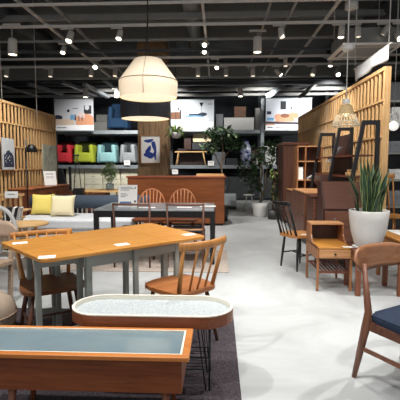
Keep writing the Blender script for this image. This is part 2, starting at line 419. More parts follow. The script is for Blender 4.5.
# ------------------------------------------------------------------ chairs
def curve_rail(w, sag, z, h, th, n=12, arch=0, y0=0):
    """curved top rail; sag backwards (-y) at the middle"""
    P_ = []
    for i in range(n+1):
        x = -w/2 + w*i/n; k_ = 1-(2*x/w)**2
        P_.append((x, y0 - sag*k_, z + arch*k_))
    return P_
def spindle_chair(name, label, cat='chair', group=None, m=None, seat_m=None, leg_m=None, w=.44, d=.42, sh=.43, bh=.78, nsp=4, sag=.05, lean=.13, hoop=False, rail_w=None, rail_h=.05, sp_r=.007, splay=.06, hoop_r=.013):
    t = thing(name, label, cat, (0, 0, 0), 0, group)
    hw, hd = w/2, d/2
    pts = corner_round([(-hw*.82, -hd, .06), (hw*.82, -hd, .06), (hw, hd*.6, .09), (hw*.72, hd, .08), (-hw*.72, hd, .08), (-hw, hd*.6, .09)], n=4)
    f = MB(); f.prism(pts, sh-.03, sh, bev=.006); f.build('seat', seat_m, t)
    for sx in (-1, 1):
        for sy in (-1, 1):
            f = MB(); a = Vector((sx*hw*.62, sy*hd*.62, sh-.03)); b2 = Vector((sx*(hw*.62+splay), sy*(hd*.62+splay), .0))
            f.tube([a, a.lerp(b2, .45), b2], [.014, .018, .011], 10); f.build('leg', leg_m, t)
    f = MB(); zs = sh*.42
    kk = (hw*.62+splay*.56)
    kd = (hd*.62+splay*.56)
    for sx in (-1, 1): f.tube([(sx*kk, -kd, zs), (sx*kk, kd, zs)], .009, 8)
    f.tube([(-kk, 0, zs), (kk, 0, zs)], .009, 8); f.build('stretcher', leg_m, t)
    yb = -hd+.035
    if not hoop:
        rw = rail_w or w*.98
        P_ = curve_rail(rw, sag, bh-rail_h/2, rail_h, .02, y0=yb-lean+sag*.5)
        f = MB(); f.tube(P_, rail_h/2, 8, flat=(.42, 1)); f.build('top_rail', m, t)
        for sx in (-1, 1):
            f = MB(); f.tube([(sx*hw*.72, yb, sh-.005), (sx*rw*.44, yb-lean+sag*.25, bh-rail_h*.4)], [.016, .012], 8); f.build('back_post', m, t)
        for i in range(nsp):
            u_ = (i+1)/(nsp+1)*2-1
            f = MB(); f.tube([(u_*hw*.66, yb-.01, sh-.005), (u_*rw*.4, yb-lean-sag*(1-u_*u_)+sag*.5, bh-rail_h*.5)], sp_r, 6); f.build('spindle', m, t)
    else:
        P_ = []
        for i in range(17):
            a = PI*i/16; zz = math.sin(a)**.8*(bh-sh); P_.append((-math.cos(a)*hw*(.80+.12*math.sin(a)), yb - lean*zz/(bh-sh), sh+zz))
        f = MB(); f.tube(P_, hoop_r, 8); f.build('hoop', m, t)
        for i in range(nsp):
            u_ = ((i+1)/(nsp+1)*2-1)*.86
            zz = math.sqrt(max(0, 1-(u_*.95)**2))**.8*(bh-sh)
            f = MB(); f.tube([(u_*hw*.7, yb, sh-.003), (u_*hw*.86, yb-lean*zz/(bh-sh), sh+zz)], sp_r, 6); f.build('spindle', m, t)
    return t
c = spindle_chair('windsor_chair', 'light wood spindle-back chair at the near right end of the drop-leaf table', m=oak_v, seat_m=brown_seat, leg_m=walnut_v, w=.44, d=.42, sh=.43, bh=.79, nsp=3, sag=.055, lean=.10, rail_w=.43, rail_h=.055, sp_r=.008)
c.location = (-.275, 2.84, .0125); c.rotation_euler = (0, 0, R(46))
c = spindle_chair('windsor_chair', 'dark-seated spindle chair pushed under the far left side of the drop-leaf table', m=oak_v, seat_m=wood('dark_seat', (122, 78, 46), (86, 52, 30), .4, X_), leg_m=walnut_v, w=.46, d=.44, sh=.43, bh=.765, nsp=4, sag=.04, lean=.16, rail_w=.47, rail_h=.045, sp_r=.007)
c.location = (-1.23, 2.84, .0125); c.rotation_euler = (0, 0, R(213))
# black chair by the right cabinets
c = spindle_chair('windsor_chair', 'black spindle-back chair with brown wooden seat beside the cabinets on the right', m=black_w, seat_m=wood('honey_seat', (196, 134, 74), (160, 102, 50), .4, X_), leg_m=black_w, w=.42, d=.40, sh=.44, bh=.86, nsp=3, sag=.03, lean=.14, rail_w=.34, rail_h=.05, sp_r=.008, splay=.03)
c.location = (1.03, 5.06, 0); c.rotation_euler = (0, 0, R(-62))
card((1.08, 4.95, .4405), R(-20), 'white price card on the seat of the black spindle-back chair', .09, .06)
# two hoop chairs behind desk
hoopm = wood('reddish_hoop', (196, 128, 84), (166, 98, 60), .4, X_)
hoopdk = wood('reddish_spindle', (132, 76, 46), (106, 56, 34), .4, Z_)
p1 = at(151.5, 190, 6.55); p2 = at(182.5, 190, 6.55)
c = spindle_chair('hoop_back_chair', 'reddish hoop-back chair behind the desk, directly right of the printed sign', m=hoopm, seat_m=hoopdk, leg_m=hoopdk, w=.56, d=.44, sh=.45, bh=.90, nsp=6, hoop=True, lean=.1, group='hoop-back chairs behind the desk', sp_r=.012)
c.location = (p1.x, 6.32, 0); c.rotation_euler = (0, 0, R(180))
c['label'] = 'reddish hoop-back chair behind the desk, the one nearer the printed sign'
copy_tree(c, 'reddish hoop-back chair behind the desk, the one farther from the printed sign', (p2.x, 6.32, 0), R(180))
# ------------------------------------------------------------------ desk with black legs
t = thing('dining_table', 'long black-legged table with pale grey top in front of the red-brown sideboard', 'table', (-.83, 5.55, .012))
f = MB(); f.box(-.78, .78, -.46, .46, .695, .718, .004); f.build('tabletop', mat('pale_grey_laminate', (146, 149, 152), .22, noise=.05), t)
f = MB(); f.box(-.78, .78, -.44, -.41, .61, .695); f.box(-.78, .78, .41, .44, .61, .695); f.box(-.78, -.75, -.41, .41, .61, .695); f.box(.75, .78, -.41, .41, .61, .695); f.build('apron', black_w, t)
for sx in (-1, 1):
    for sy in (-1, 1):
        f = MB(); f.box(sx*.76-.03, sx*.76+.03, sy*.42-.03, sy*.42+.03, .0, .695, .004); f.build('leg', black_w, t)
# tops items on desk
t = thing('tabletop_sign', 'white printed sign sheet propped on the black-legged table', 'sign', (*at(127.5, 206, 5.42).xy, .730))
f = MB(); f.m(paper); M_ = Matrix.Rotation(R(-10), 4, 'X'); f.box(-.13, .13, 0, .006, 0, .30, M=M_)
f.m(ink)
for zz, w0, w1 in ((.265, -.1, .06), (.245, -.1, .09), (.225, -.1, .02), (.175, -.1, -.02), (.155, -.1, .0), (.135, -.1, -.03)): f.box(w0, w1, -.0015, 0, zz, zz+.006, M=M_)
f.m(mat('sign_blue', (96, 128, 168), .7, noise=.05)); f.box(-.11, .05, -.0015, 0, .02, .07, M=M_)
f.m(black_m); f.box(.09, .115, -.0015, 0, .06, .085, M=M_); f.box(.095, .11, -.0015, 0, .25, .27, M=M_)
f.build('printed_sheet', None, t)
f = MB(); f.box(-.05, .05, .0, .09, 0, .006); f.build('stand_foot', white_p, t)
card((-.45, 5.36, .7305), 0, 'flat white card on the black-legged table, beside the printed sign', .2, .1)
card((-.14, 5.52, .7305), R(5), 'flat white card on the right end of the black-legged table', .22, .16)
card((-.95, 5.30, .7305), R(8), 'flat white card lying before the printed sign', .22, .10)
# ------------------------------------------------------------------ open frame-back chairs (near side of desk)
def frame_chair(label, loc, rz):
    t = thing('frame_back_chair', label, 'chair', loc, rz, 'open frame-back chairs at the desk')
    f = MB(); f.box(-.21, .21, -.18, .22, .435, .475, .015); f.build('seat', mat('black_leather', (24, 24, 26), .45, noise=.2), t)
    f = MB(); f.box(-.22, .22, -.2, -.175, .39, .435); f.box(-.22, .22, .2, .225, .39, .435); f.box(-.22, -.195, -.175, .2, .39, .435); f.box(.195, .22, -.175, .2, .39, .435); f.build('seat_frame', walnut_h, t)
    f = MB(); f.tube(curve_rail(.47, .03, .80, .03, .02, y0=-.21), .014, 8, flat=(.8, 1)); f.build('top_rail', walnut_h, t)
    f = MB(); f.tube(curve_rail(.44, .03, .49, .03, .02, y0=-.205), .011, 8); f.build('lower_rail', tan_h, t)
    for sx in (-1, 1):
        f = MB(); f.tube([(sx*.225, -.215, 0), (sx*.218, -.19, .45), (sx*.23, -.215, .80)], [.012, .017, .012], 8); f.build('rear_leg', walnut_v, t).name = 'leg'
        f = MB(); f.tube([(sx*.21, .215, 0), (sx*.205, .2, .435)], [.011, .017], 8); f.build('leg', walnut_v, t)
    return t
frame_chair('walnut open frame-back chair with black seat, left one at the black-legged table', (at(132, 207, 4.95).x, 5.12, .012), 0)
frame_chair('walnut open frame-back chair with black seat, right one at the black-legged table', (at(186, 207, 4.95).x, 5.12, .012), R(-2))
# ------------------------------------------------------------------ red-brown sideboard
t = thing('sideboard', 'large red-brown teak sideboard with plain back standing before the plank pillar', 'sideboard', (-.9, 8.75, 0))
f = MB(); f.box(-1.04, 1.04, -.25, .25, .05, 1.03, .004); f.build('carcass', red_h, t)
f = MB(); f.box(-1.07, 1.07, -.27, .27, 1.03, 1.06, .004); f.build('top', wood('red_edge', (160, 84, 44), (136, 64, 32), .36, X_), t)
for sx in (-1, 1):
    for sy in (-1, 1):
        f = MB(); f.tube([(sx*.93, sy*.2, .05), (sx*.96, sy*.22, 0)], [.025, .018], 10); f.build('leg', darkwood, t)
f = MB()
for i in range(4): f.box(-.3+.0, .3, -.14, .14, 1.061+.012*i, 1.071+.012*i)
bb = f.build('folded_boards', light_h); bb.location = (-.17, 8.8, 0); bb.name = 'folded_cloth'
tag(bb, 'low stack of pale flat boards lying on the red-brown sideboard right end', 'boards')
# ------------------------------------------------------------------ pillar with framed art
pl = thing('pillar', 'x', 'x'); bpy.data.objects.remove(pl)
xa, xb = at(138, 150, 11.2).x, at(167.5, 150, 11.2).x
f = MB(); n = 5; w = (xb-xa)/n
for i in range(n): f.box(xa+w*i, xa+w*(i+1)-.008, 11.2, 11.23, 0, 3.4)
f.box(xa+.01, xb-.01, 11.23, 11.75, 0, 4.9)
for i in range(3): f.box(xb-.012, xb+.015, 11.24+.17*i, 11.40+.17*i, 0, 3.4)
o = struct(f.build('wall_pillar', barn_v)); tag(o, 'square pillar clad in weathered upright planks', 'pillar', kind='structure')
t = thing('framed_print', 'framed white print with blue cut-out shapes on the plank pillar', 'picture', (*at(150.7, 149, 11.17).xy, at(150.7, 149.5, 11.17).z))
f = MB()
for a_ in ((-.28, .28, .37, .39), (-.28, .28, -.39, -.37), (-.28, -.262, -.37, .37), (.262, .28, -.37, .37)): f.box(a_[0], a_[1], -.03, 0, a_[2], a_[3])
f.build('frame', tan_h, t)
blue = mat('cutout_blue', (34, 66, 150), .7, noise=.1)
f = MB(); f.m(paper); f.box(-.262, .262, -.012, -.004, -.37, .37); f.m(blue)
Mv = Matrix(((1, 0, 0, 0), (0, 0, -1, -.012), (0, 1, 0, 0), (0, 0, 0, 1)))
def blob(cx, cy, a_, b2, rot, amp=.15, kf=3, n=28, f=f):
    pts = []
    for i in range(n):
        th = 2*PI*i/n; r_ = 1+amp*math.sin(kf*th)
        x, y = a_*r_*math.cos(th), b2*r_*math.sin(th)
        pts.append((cx+x*math.cos(rot)-y*math.sin(rot), cy+x*math.sin(rot)+y*math.cos(rot)))
    f.prism(pts, 0, .0015, M=Mv)
blob(-.05, .24, .13, .045, .15); blob(.10, .08, .055, .17, .25); blob(-.06, .0, .11, .055, .9); blob(-.04, -.15, .15, .09, -.2, .1, 4); blob(.12, -.16, .035, .12, .1)
f.build('abstract_artwork', None, t)
# ------------------------------------------------------------------ hanging fern
fern_m = mat('fern_green', (150, 180, 96), .6, noise=.35, nscale=15)
leaf_m = mat('ficus_green', (52, 84, 48), .5, noise=.5, nscale=12)
leaf_l = mat('ficus_pale_green', (112, 136, 98), .5, noise=.35, nscale=12)
t = thing('hanging_fern', 'pale green fern in a white pot hung beside the plank pillar', 'plant', tuple(at(176, 134, 10.6)))
f = MB(); f.lathe([(0, -.12), (.1, -.1), (.15, .02), (.14, .04), (.12, .02), (0, .01)], n=20); f.build('pot', white_p, t)
f = MB()
for i in range(46):
    a = random.uniform(0, 2*PI); L = random.uniform(.22, .40); up = random.uniform(.05, .24)
    w = random.uniform(.02, .035); pr = Vector((-math.sin(a), math.cos(a), 0))*w
    P_ = [Vector((math.cos(a)*L*s_, math.sin(a)*L*s_, .02 + up*math.sin(s_*PI*.75)*1.1 - s_*s_*.16)) for s_ in (0, .25, .5, .75, 1)]
    vs = []; ww = (.5, 1, .9, .6, .1)
    for p_, k_ in zip(P_, ww): vs += [p_-pr*k_, p_+pr*k_]
    f._add(vs, [(0, 1, 3, 2), (2, 3, 5, 4), (4, 5, 7, 6), (6, 7, 9, 8)], True)
f.build('fronds', fern_m, t)
f = MB(); f.tube([(0, .0, .05), (0, 0, 4.9-at(176, 134, 10.6).z)], .006, 6); f.build('cord', black_m, t)
# ------------------------------------------------------------------ ficus plants
def leaf_cloud(f, c, rad, n, sz, ms):
    for i in range(n):
        u = Vector((random.gauss(0, 1), random.gauss(0, 1), random.gauss(0, 1))).normalized()*random.uniform(.35, 1)
        p = Vector(c) + Vector((u.x*rad[0], u.y*rad[1], u.z*rad[2]))
        q_ = Matrix.Rotation(random.uniform(0, 2*PI), 3, 'Z') @ Matrix.Rotation(random.uniform(-.9, .9), 3, 'X')
        s_ = sz*random.uniform(.7, 1.25)
        f.m(random.choice(ms))
        vs = [p + q_ @ Vector(v)*s_ for v in ((0, -.5, 0), (.24, -.15, .04), (.2, .25, .03), (0, .55, -.05), (-.2, .25, .03), (-.24, -.15, .04), (0, 0, -.02))]
        f._add(vs, [(0, 1, 6), (1, 2, 6), (2, 3, 6), (3, 4, 6), (4, 5, 6), (5, 0, 6)], True)
bark = wood('bark', (120, 104, 84), (84, 70, 54), .8, Z_, 3, .2)
p0 = gz(260, 216.5)
t = thing('potted_fig_tree', 'tall potted fig tree with twisted trunk in a white pot at the aisle end', 'plant', (p0.x, p0.y, 0))
f = MB(); f.lathe([(0, 0), (.13, 0), (.16, .03), (.2, .25), (.205, .36), (.185, .36), (.18, .32), (0, .32)], n=28); f.build('pot', white_p, t)
f = MB(); f.lathe([(0, .325), (.18, .325)], n=20); f.build('soil', mat('soil', (46, 36, 28), .9, noise=.4), t)
f = MB()
f.tube([(0, 0, .3), (.05, 0, .55), (-.02, .02, .8), (.04, 0, 1.1), (.0, 0, 1.45), (.08, 0, 1.8)], [.035, .03, .028, .025, .02, .01], 8)
f.tube([(.03, 0, .5), (.16, .04, .8), (.12, 0, 1.05), (.26, 0, 1.4), (.34, .05, 1.8)], [.022, .02, .018, .014, .006], 8)
f.tube([(0, 0, .9), (-.2, .05, 1.15), (-.38, 0, 1.3)], [.018, .013, .006], 6)
f.build('trunk', bark, t)
f = MB()
leaf_cloud(f, (-.30, 0, 1.15), (.36, .25, .40), 150, .15, [leaf_m, leaf_m, leaf_l])
leaf_cloud(f, (.1, .0, 1.55), (.42, .3, .38), 170, .15, [leaf_m, leaf_m, leaf_l])
leaf_cloud(f, (.32, 0, 1.75), (.2, .2, .25), 60, .14, [leaf_m, leaf_l]); leaf_cloud(f, (-.15, 0, .75), (.25, .2, .25), 50, .14, [leaf_m])
f.build('leaves', None, t)
p0 = at(221.5, 178, 9.3)
t = thing('potted_ficus', 'leafy green ficus rising behind the right end of the red-brown sideboard', 'plant', (p0.x, 9.3, 0))
f = MB(); f.lathe([(0, 0), (.14, 0), (.19, .35), (.17, .35), (.165, .3), (0, .3)], n=24); f.build('pot', mat('dark_pot', (60, 58, 56), .5, noise=.1), t)
f = MB(); f.tube([(0, 0, .3), (.02, 0, .9), (.0, 0, 1.3), (.03, 0, 1.6), (.0, 0, 1.95)], [.025, .022, .02, .016, .008], 8); f.tube([(.0, 0, 1.2), (-.18, 0, 1.6), (-.3, 0, 1.85)], [.012, .01, .005], 6); f.tube([(.02, 0, 1.4), (.25, 0, 1.75)], [.012, .006], 6); f.build('trunk', bark, t)
f = MB(); leaf_cloud(f, (-.02, 0, 1.98), (.46, .35, .25), 300, .12, [leaf_m, leaf_m, leaf_l]); leaf_cloud(f, (-.25, 0, 1.72), (.25, .25, .2), 90, .12, [leaf_m, leaf_l, leaf_l]); leaf_cloud(f, (.3, 0, 1.75), (.28, .25, .2), 90, .12, [leaf_m]); f.build('leaves', None, t)
# moss pole plant in front of wardrobe
p0 = gz(273, 219)
t = thing('trailing_moss_plant', 'tall mossy yellow-green trailing plant in front of the dark wardrobe', 'plant', (p0.x, p0.y, 0))
f = MB(); f.lathe([(0, 0), (.13, 0), (.15, .22), (.13, .22), (.12, .19), (0, .19)], n=20); f.build('pot', mat('dark_pot', (60, 58, 56)), t)
f = MB(); f.tube([(0, 0, .15), (.02, 0, 1.15)], .035, 8); f.build('moss_pole', bark, t)
f = MB(); moss = mat('moss_green', (112, 112, 44), .8, noise=.5, nscale=20)
leaf_cloud(f, (0, 0, 1.0), (.13, .12, .2), 110, .08, [moss, fern_m]); leaf_cloud(f, (.03, 0, .6), (.11, .1, .45), 150, .08, [moss, moss, leaf_m]); f.build('foliage', None, t)
# ------------------------------------------------------------------ snake plant
pm = mat('glazed_white_pot', (206, 202, 196), .45, noise=.08, nscale=5)
p0 = Vector((1.54, 4.13, .459))
t = thing('potted_snake_plant', 'snake plant in a big white pot on the brown side table', 'plant', p0); t.scale = (.95, .95, .98)
f = MB(); f.lathe([(0, 0), (.155, 0), (.16, .012), (.12, .02), (0, .02)], n=36); f.build('saucer', pm, t)
f = MB(); f.lathe([(0, .02), (.125, .02), (.14, .04), (.18, .17), (.198, .30), (.205, .385), (.2, .392), (.19, .388), (.185, .34), (0, .33)], n=40); f.build('pot', pm, t)
f = MB(); f.lathe([(0, .345), (.186, .345)], n=24); f.build('soil', mat('soil', (46, 36, 28)), t)
snake = mat('snake_leaf', (52, 84, 58), .45, c2=(24, 46, 34), nscale=16); snake_e = mat('snake_leaf_edge', (150, 158, 96), .5, noise=.1)
f = MB()
for i in range(40):
    a = random.uniform(0, 2*PI); r0 = random.uniform(.0, .12); base = Vector((math.cos(a)*r0, math.sin(a)*r0, .34))
    L = random.uniform(.38, .62) * (1.0 if r0 < .07 else .8); ln = random.uniform(.03, .15)*(.4+r0*7)
    tip = base + Vector((math.cos(a)*ln, math.sin(a)*ln, L)); tw = random.uniform(0, PI)
    w = random.uniform(.018, .027); ns = 6; vsL = []
    for j in range(ns+1):
        s_ = j/ns; p_ = base.lerp(tip, s_) + Vector((math.cos(a), math.sin(a), 0))*(-.03*math.sin(s_*PI))
        th = tw + s_*1.0; d_ = Vector((math.cos(th), math.sin(th), 0)); nn = Vector((-math.sin(th), math.cos(th), 0))
        k_ = w*(.75+.45*math.sin(s_*PI*.8))*(1 if s_ < .75 else (1-s_)/.25*.95+.05)
        vsL.append((p_-d_*k_, p_-d_*k_*.8+nn*.001, p_+nn*k_*.25, p_+d_*k_*.8+nn*.001, p_+d_*k_))
    for part, mm in (((0, 1), snake_e), ((1, 2), snake), ((2, 3), snake), ((3, 4), snake_e)):
        f.m(mm)
        for j in range(ns):
            f._add([vsL[j][part[0]], vsL[j][part[1]], vsL[j+1][part[1]], vsL[j+1][part[0]]], [(0, 1, 2, 3)], True)
f.build('leaves', None, t)
# side table beneath pot
t = thing('side_table', 'low square brown side table carrying the snake plant', 'table', (1.60, 4.14, 0))
f = MB(); f.box(-.25, .25, -.22, .22, .43, .458, .005); f.build('tabletop', walnut_h, t)
f = MB(); f.box(-.22, .22, -.19, -.17, .37, .43); f.box(-.22, .22, .17, .19, .37, .43); f.box(-.22, -.2, -.17, .17, .37, .43); f.box(.2, .22, -.17, .17, .37, .43); f.build('apron', walnut_h, t)
for sx in (-1, 1):
    for sy in (-1, 1):
        f = MB(); f.box(sx*.205-.024, sx*.205+.024, sy*.18-.02, sy*.18+.02, 0, .43, .004); f.build('leg', teak_v, t)
# ------------------------------------------------------------------ stepped end table
t = thing('stepped_end_table', 'two-tier wooden end table with raised shelf, drawer and slatted lower rack', 'table', (1.20, 4.34, 0), R(0))
W = .18
f = MB(); f.box(-W, W, .07, .27, .645, .665, .004); f.build('upper_shelf', tan_h, t)
f = MB(); f.box(-W, W, -.25, .27, .44, .46, .004); f.build('tabletop', oak_top, t)
f = MB()
prof = [(-.25, .33), (.27, .33), (.27, .645), (.075, .645), (.065, .60), (.06, .54), (.02, .49), (-.05, .46), (-.25, .46)]
for sx in (-1, 1):
    Mq = Matrix(((0, 0, 1, sx*W - (.014 if sx > 0 else 0)), (1, 0, 0, 0), (0, 1, 0, 0), (0, 0, 0, 1)))
    f = MB(); f.prism(prof, 0, .014, M=Mq); f.build('side_panel', tan_v, t)
f = MB(); f.box(-W+.014, W-.014, .25, .262, .33, .645); f.box(-W+.014, W-.014, -.235, .25, .33, .342); f.build('back_panel', darkwood, t)
f = MB(); f.box(-W+.018, W-.018, -.252, -.237, .345, .436, .003); dr = f.build('drawer', tan_h, t)
f = MB(); f.tube([(0, -.252, .39), (0, -.27, .39)], [.006, .012], 10); f.build('knob', black_m, dr)
for sx in (-1, 1):
    for sy, y in ((-1, -.235), (1, .255)):
        f = MB(); f.box(sx*(W-.012)-.012, sx*(W-.012)+.012, y-.012, y+.012, 0, .33, .002); f.build('leg', tan_v, t)
f = MB()
for i in range(9): f.box(-W+.03+.038*i, -W+.046+.038*i, -.225, .245, .19, .202)
f.box(-W+.02, W-.02, -.235, -.22, .185, .205); f.box(-W+.02, W-.02, .24, .255, .185, .205)
f.build('slatted_rack', walnut_y, t)
card((1.335, 4.12, .4605), R(3), 'white price card on the stepped end table beside the snake plant', .10, .06)
# ------------------------------------------------------------------ upholstered dining chair front right
t = thing('upholstered_dining_chair', 'walnut dining chair with dark blue seat and wide curved backrest, front right', 'chair', (1.19, 2.28, 0), 0)
navy = mat('navy_fabric', (50, 60, 78), .9, noise=.25, nscale=90, bump=.3, spec=.15)
f = MB(); pts = corner_round([(-.21, -.22, .06), (.21, -.22, .06), (.24, .22, .07), (-.24, .22, .07)], n=5)
f.prism(pts, .375, .42, bev=.016, smooth=True); f.build('seat', navy, t)
f = MB(); zz0, zz1 = .37, .425
for a_, b2 in (((-.21, -.215), (.21, -.215)), ((-.225, .205), (.225, .205)), ((-.215, -.2), (-.225, .2)), ((.215, -.2), (.225, .2))):
    f.bar((*a_, .35), (*b2, .35), .022, .05)
f.build('seat_frame', walnut_h, t)
wal2 = wood('mid_walnut', (150, 102, 68), (118, 76, 48), .42, X_)
wal2v = wood('mid_walnut_leg', (126, 80, 56), (96, 58, 40), .42, Z_)
for sx in (-1, 1):
    f = MB(); f.tube([(sx*.235, -.285, .0), (sx*.222, -.225, .33), (sx*.215, -.215, .43), (sx*.205, -.265, .71)], [.014, .025, .022, .014], 10, flat=(.85, 1.1)); f.build('leg', wal2v, t)
    f = MB(); f.tube([(sx*.235, .225, .0), (sx*.225, .2, .37)], [.013, .022], 10); f.build('leg', wal2v, t)
    f = MB(); f.bar((sx*.228, -.26, .20), (sx*.23, .21, .20), .014, .022); f.build('stretcher', wal2v, t)
def br(u, v):
    x = (u-.5)*.53; k_ = 1-(2*u-1)**2
    hh = .148*(max(.02, 1-abs(2*u-1)**5))**.5
    zc = .722
    return (x, -.265 - .075*k_ - (v-.5)*.03, zc + (v-.5)*hh)
f = MB(); f.grid(br, 22, 6, thick=(0, -.018, 0)); f.build('backrest', wal2, t)
t.rotation_euler = (0, 0, R(-148))
# ------------------------------------------------------------------ low orange table at right edge
t = thing('low_table', 'low light-topped wooden table cut by the right picture edge', 'table', (2.16, 4.40, 0))
f = MB(); f.box(-.3, .3, -.38, .38, .50, .525, .004); f.build('tabletop', oak_top, t)
f = MB(); f.box(-.29, .29, -.37, -.35, .43, .50); f.box(-.29, .29, .35, .37, .43, .50); f.box(-.29, -.27, -.35, .35, .43, .50); f.box(.27, .29, -.35, .35, .43, .50); f.build('apron', tan_h, t)
for sx in (-1, 1):
    for sy in (-1, 1):
        f = MB(); f.box(sx*.26-.02, sx*.26+.02, sy*.34-.02, sy*.34+.02, 0, .5, .003); f.build('leg', tan_v, t)
f = MB(); f.m(paper); f.box(-.2, .2, -.3, .3, 0, .008, .002); o = f.build('white_tray', paper); o.location = (2.2, 4.5, .526); tag(o, 'flat white sheet lying on the low table at the right edge', 'sheet')
# ================================================================== RIGHT WALL FURNITURE
def cabinet_doors(t, x0, y0, y1, z0, z1, n, m, knob=True):
    w = (y1-y0)/n
    for i in range(n):
        f = MB(); f.box(x0-.018, x0, y0+w*i+.006, y0+w*(i+1)-.006, z0+.006, z1-.006, .002); d_ = f.build('door', m, t)
        if knob:
            f = MB(); f.tube([(x0-.018, y0+w*i+.05, (z0+z1)/2), (x0-.036, y0+w*i+.05, (z0+z1)/2)], [.006, .011], 8); f.build('knob', black_m, d_)
# wardrobe
t = thing('wardrobe', 'tall dark walnut wardrobe with carved cornice against the far right wall', 'wardrobe', (0, 0, 0))
x0, x1, ya, yb = 1.46, 2.0, 9.0, 9.9
f = MB(); f.box(x0, x1, ya, yb, .08, 1.74, .004); f.build('carcass', walnut_v, t)
f = MB(); f.box(x0-.03, x1+.03, ya-.03, yb+.03, 1.74, 1.80, .01); f.build('cornice', walnut_h, t)
f = MB(); f.box(x0+.03, x1-.03, ya+.02, yb-.02, 0, .08); f.build('plinth', darkwood, t)
f = MB(); f.box(x0+.05, x1-.05, ya-.014, ya, .2, 1.6, .003); pn = f.build('side_panel', walnut_v, t)
cabinet_doors(t, x0, ya, yb, .12, 1.70, 2, darkwood)
# low sideboard running along the wall
def low_cab(label, x0, x1, ya, yb, h, mtop, mside, mdoor, nd, name='low_cabinet'):
    t = thing(name, label, 'cabinet', (0, 0, 0))
    f = MB(); f.box(x0, x1, ya, yb, .10, h-.025, .003); f.build('carcass', mside, t)
    f = MB(); f.box(x0-.02, x1, ya-.01, yb+.01, h-.025, h, .003); f.build('top', mtop, t)
    f = MB(); f.box(x0+.03, x1-.03, ya+.03, yb-.03, 0, .10); f.build('plinth', darkwood, t)
    if nd: cabinet_doors(t, x0, ya, yb, .12, h-.04, nd, mdoor)
    return t
low_cab('low brown cabinet with light top, farther one under the open bookcase', 1.48, 1.98, 7.75, 8.7, .80, tan_h, walnut_v, dresser_f, 3)
low_cab('low brown cabinet with light top, nearer one beside the drawer chest', 1.42, 1.95, 6.55, 7.65, .86, tan_h, walnut_v, dresser_f, 3)
# bookcases
t = thing('bookcase', 'orange-brown open bookcase standing on the farther low cabinet', 'bookcase', (0, 0, 0))
bx0, bxm, bx1, ba, bb2 = 1.53, 1.68, 1.98, 7.80, 8.12
for x in (bx0, bxm, bx1):
    f = MB(); f.box(x-.011, x+.011, ba, bb2, .803, 1.67); f.build('upright', tan_v, t)
for xa2, xb2 in ((bx0, bxm), (bxm, bx1)):
    for z in (.805, 1.0, 1.36, 1.648):
        f = MB(); f.box(xa2+.0112, xb2-.0112, ba+.002, bb2-.002, z, z+.02); f.build('shelf', tan_h, t)
f = MB(); f.box(bx0, bx1, bb2, bb2+.012, .805, 1.67); f.build('back_panel', walnut_v, t)
def book(p, sz, m, label, rz=0, tilt=0):
    f = MB(); f.m(m); f.box(-sz[0]/2, sz[0]/2, -sz[1]/2, sz[1]/2, 0, sz[2]); f.m(paper); f.box(-sz[0]/2-.001, sz[0]/2-.004, -sz[1]/2+.003, sz[1]/2-.003, sz[2]*.06, sz[2]*.94)
    o = f.build('magazine', None); o.location = p; o.rotation_euler = (0, tilt, rz); return tag(o, label, 'magazine')
silver = mat('silver_cover', (190, 188, 186), .4, noise=.2, nscale=25)
book((1.82, 7.9, 1.08), (.22, .16, .02), silver, 'silver magazine leaning on the middle shelf of the bookcase', 0, R(-30))
book((1.60, 7.86, 1.0205), (.09, .03, .24), paper, 'white booklet standing in the narrow column of the bookcase', 0, 0)
# drawer chest facing viewer
t = thing('drawer_chest', 'brown drawer chest with round metal knobs left of the slant-lid bureau', 'chest of drawers', (0, 0, 0))
x0, x1, ya, yb = 1.33, 1.84, 5.65, 6.0
f = MB(); f.box(x0, x1, ya, yb, .1, .84, .003); f.build('carcass', walnut_v, t)
f = MB(); f.box(x0-.015, x1+.015, ya-.015, yb+.01, .84, .865, .003); f.build('top', wood('dark_top', (96, 50, 36), (70, 36, 26), .42, X_), t)
for cxx in (0, 1):
    for r_ in range(4):
        xa_ = x0+.005+cxx*.25; za = .13+r_*.175
        f = MB(); f.box(xa_, xa_+.245, ya-.016, ya, za, za+.168, .003); d_ = f.build('drawer', dresser_f, t)
        f = MB(); f.tube([(xa_+.06, ya-.016, za+.085), (xa_+.06, ya-.036, za+.085)], [.006, .014], 10); f.build('knob', steel, d_)
f = MB(); f.box(x0+.03, x1-.03, ya+.03, yb-.03, 0, .1); f.build('plinth', darkwood, t)
# slant-lid bureau on it
t = thing('slant_lid_bureau', 'dark brown slant-lid bureau cabinet standing in front of the black frames', 'bureau', (0, 0, 0))
x0, x1, ya, yb = 1.34, 1.84, 5.12, 5.46
prof = [(ya, .08), (yb, .08), (yb, 1.08), (yb-.16, 1.08), (ya, .74)]
Mq = Matrix(((0, 0, 1, x0), (1, 0, 0, 0), (0, 1, 0, 0), (0, 0, 0, 1)))
f = MB(); f.prism(prof, 0, x1-x0, M=Mq); f.build('carcass', darkwood, t)
dv = Vector((0, yb-.16-ya, .34)); nv = Vector((0, -dv.z, dv.y)).normalized()
a0 = Vector((x0+.02, ya, .74)) + nv*.001
vs = [a0, a0+Vector((x1-x0-.04, 0, 0)), a0+Vector((x1-x0-.04, 0, 0))+dv, a0+dv]
f = MB(); f._add(vs+[v+nv*.014 for v in vs], [(0,1,2,3),(4,7,6,5),(0,4,5,1),(1,5,6,2),(2,6,7,3),(3,7,4,0)]); f.build('lid', wood('bureau_lid', (98, 56, 36), (78, 42, 28), .4, X_), t)
for r_ in range(3):
    za = .11+r_*.205
    f = MB(); f.box(x0+.02, x1-.02, ya-.015, ya, za, za+.195, .003); d_ = f.build('drawer', dresser_f, t)
    for xx in (x0+.14, x1-.14):
        f = MB(); f.tube([(xx, ya-.015, za+.1), (xx, ya-.034, za+.1)], [.006, .012], 8); f.build('knob', steel, d_)
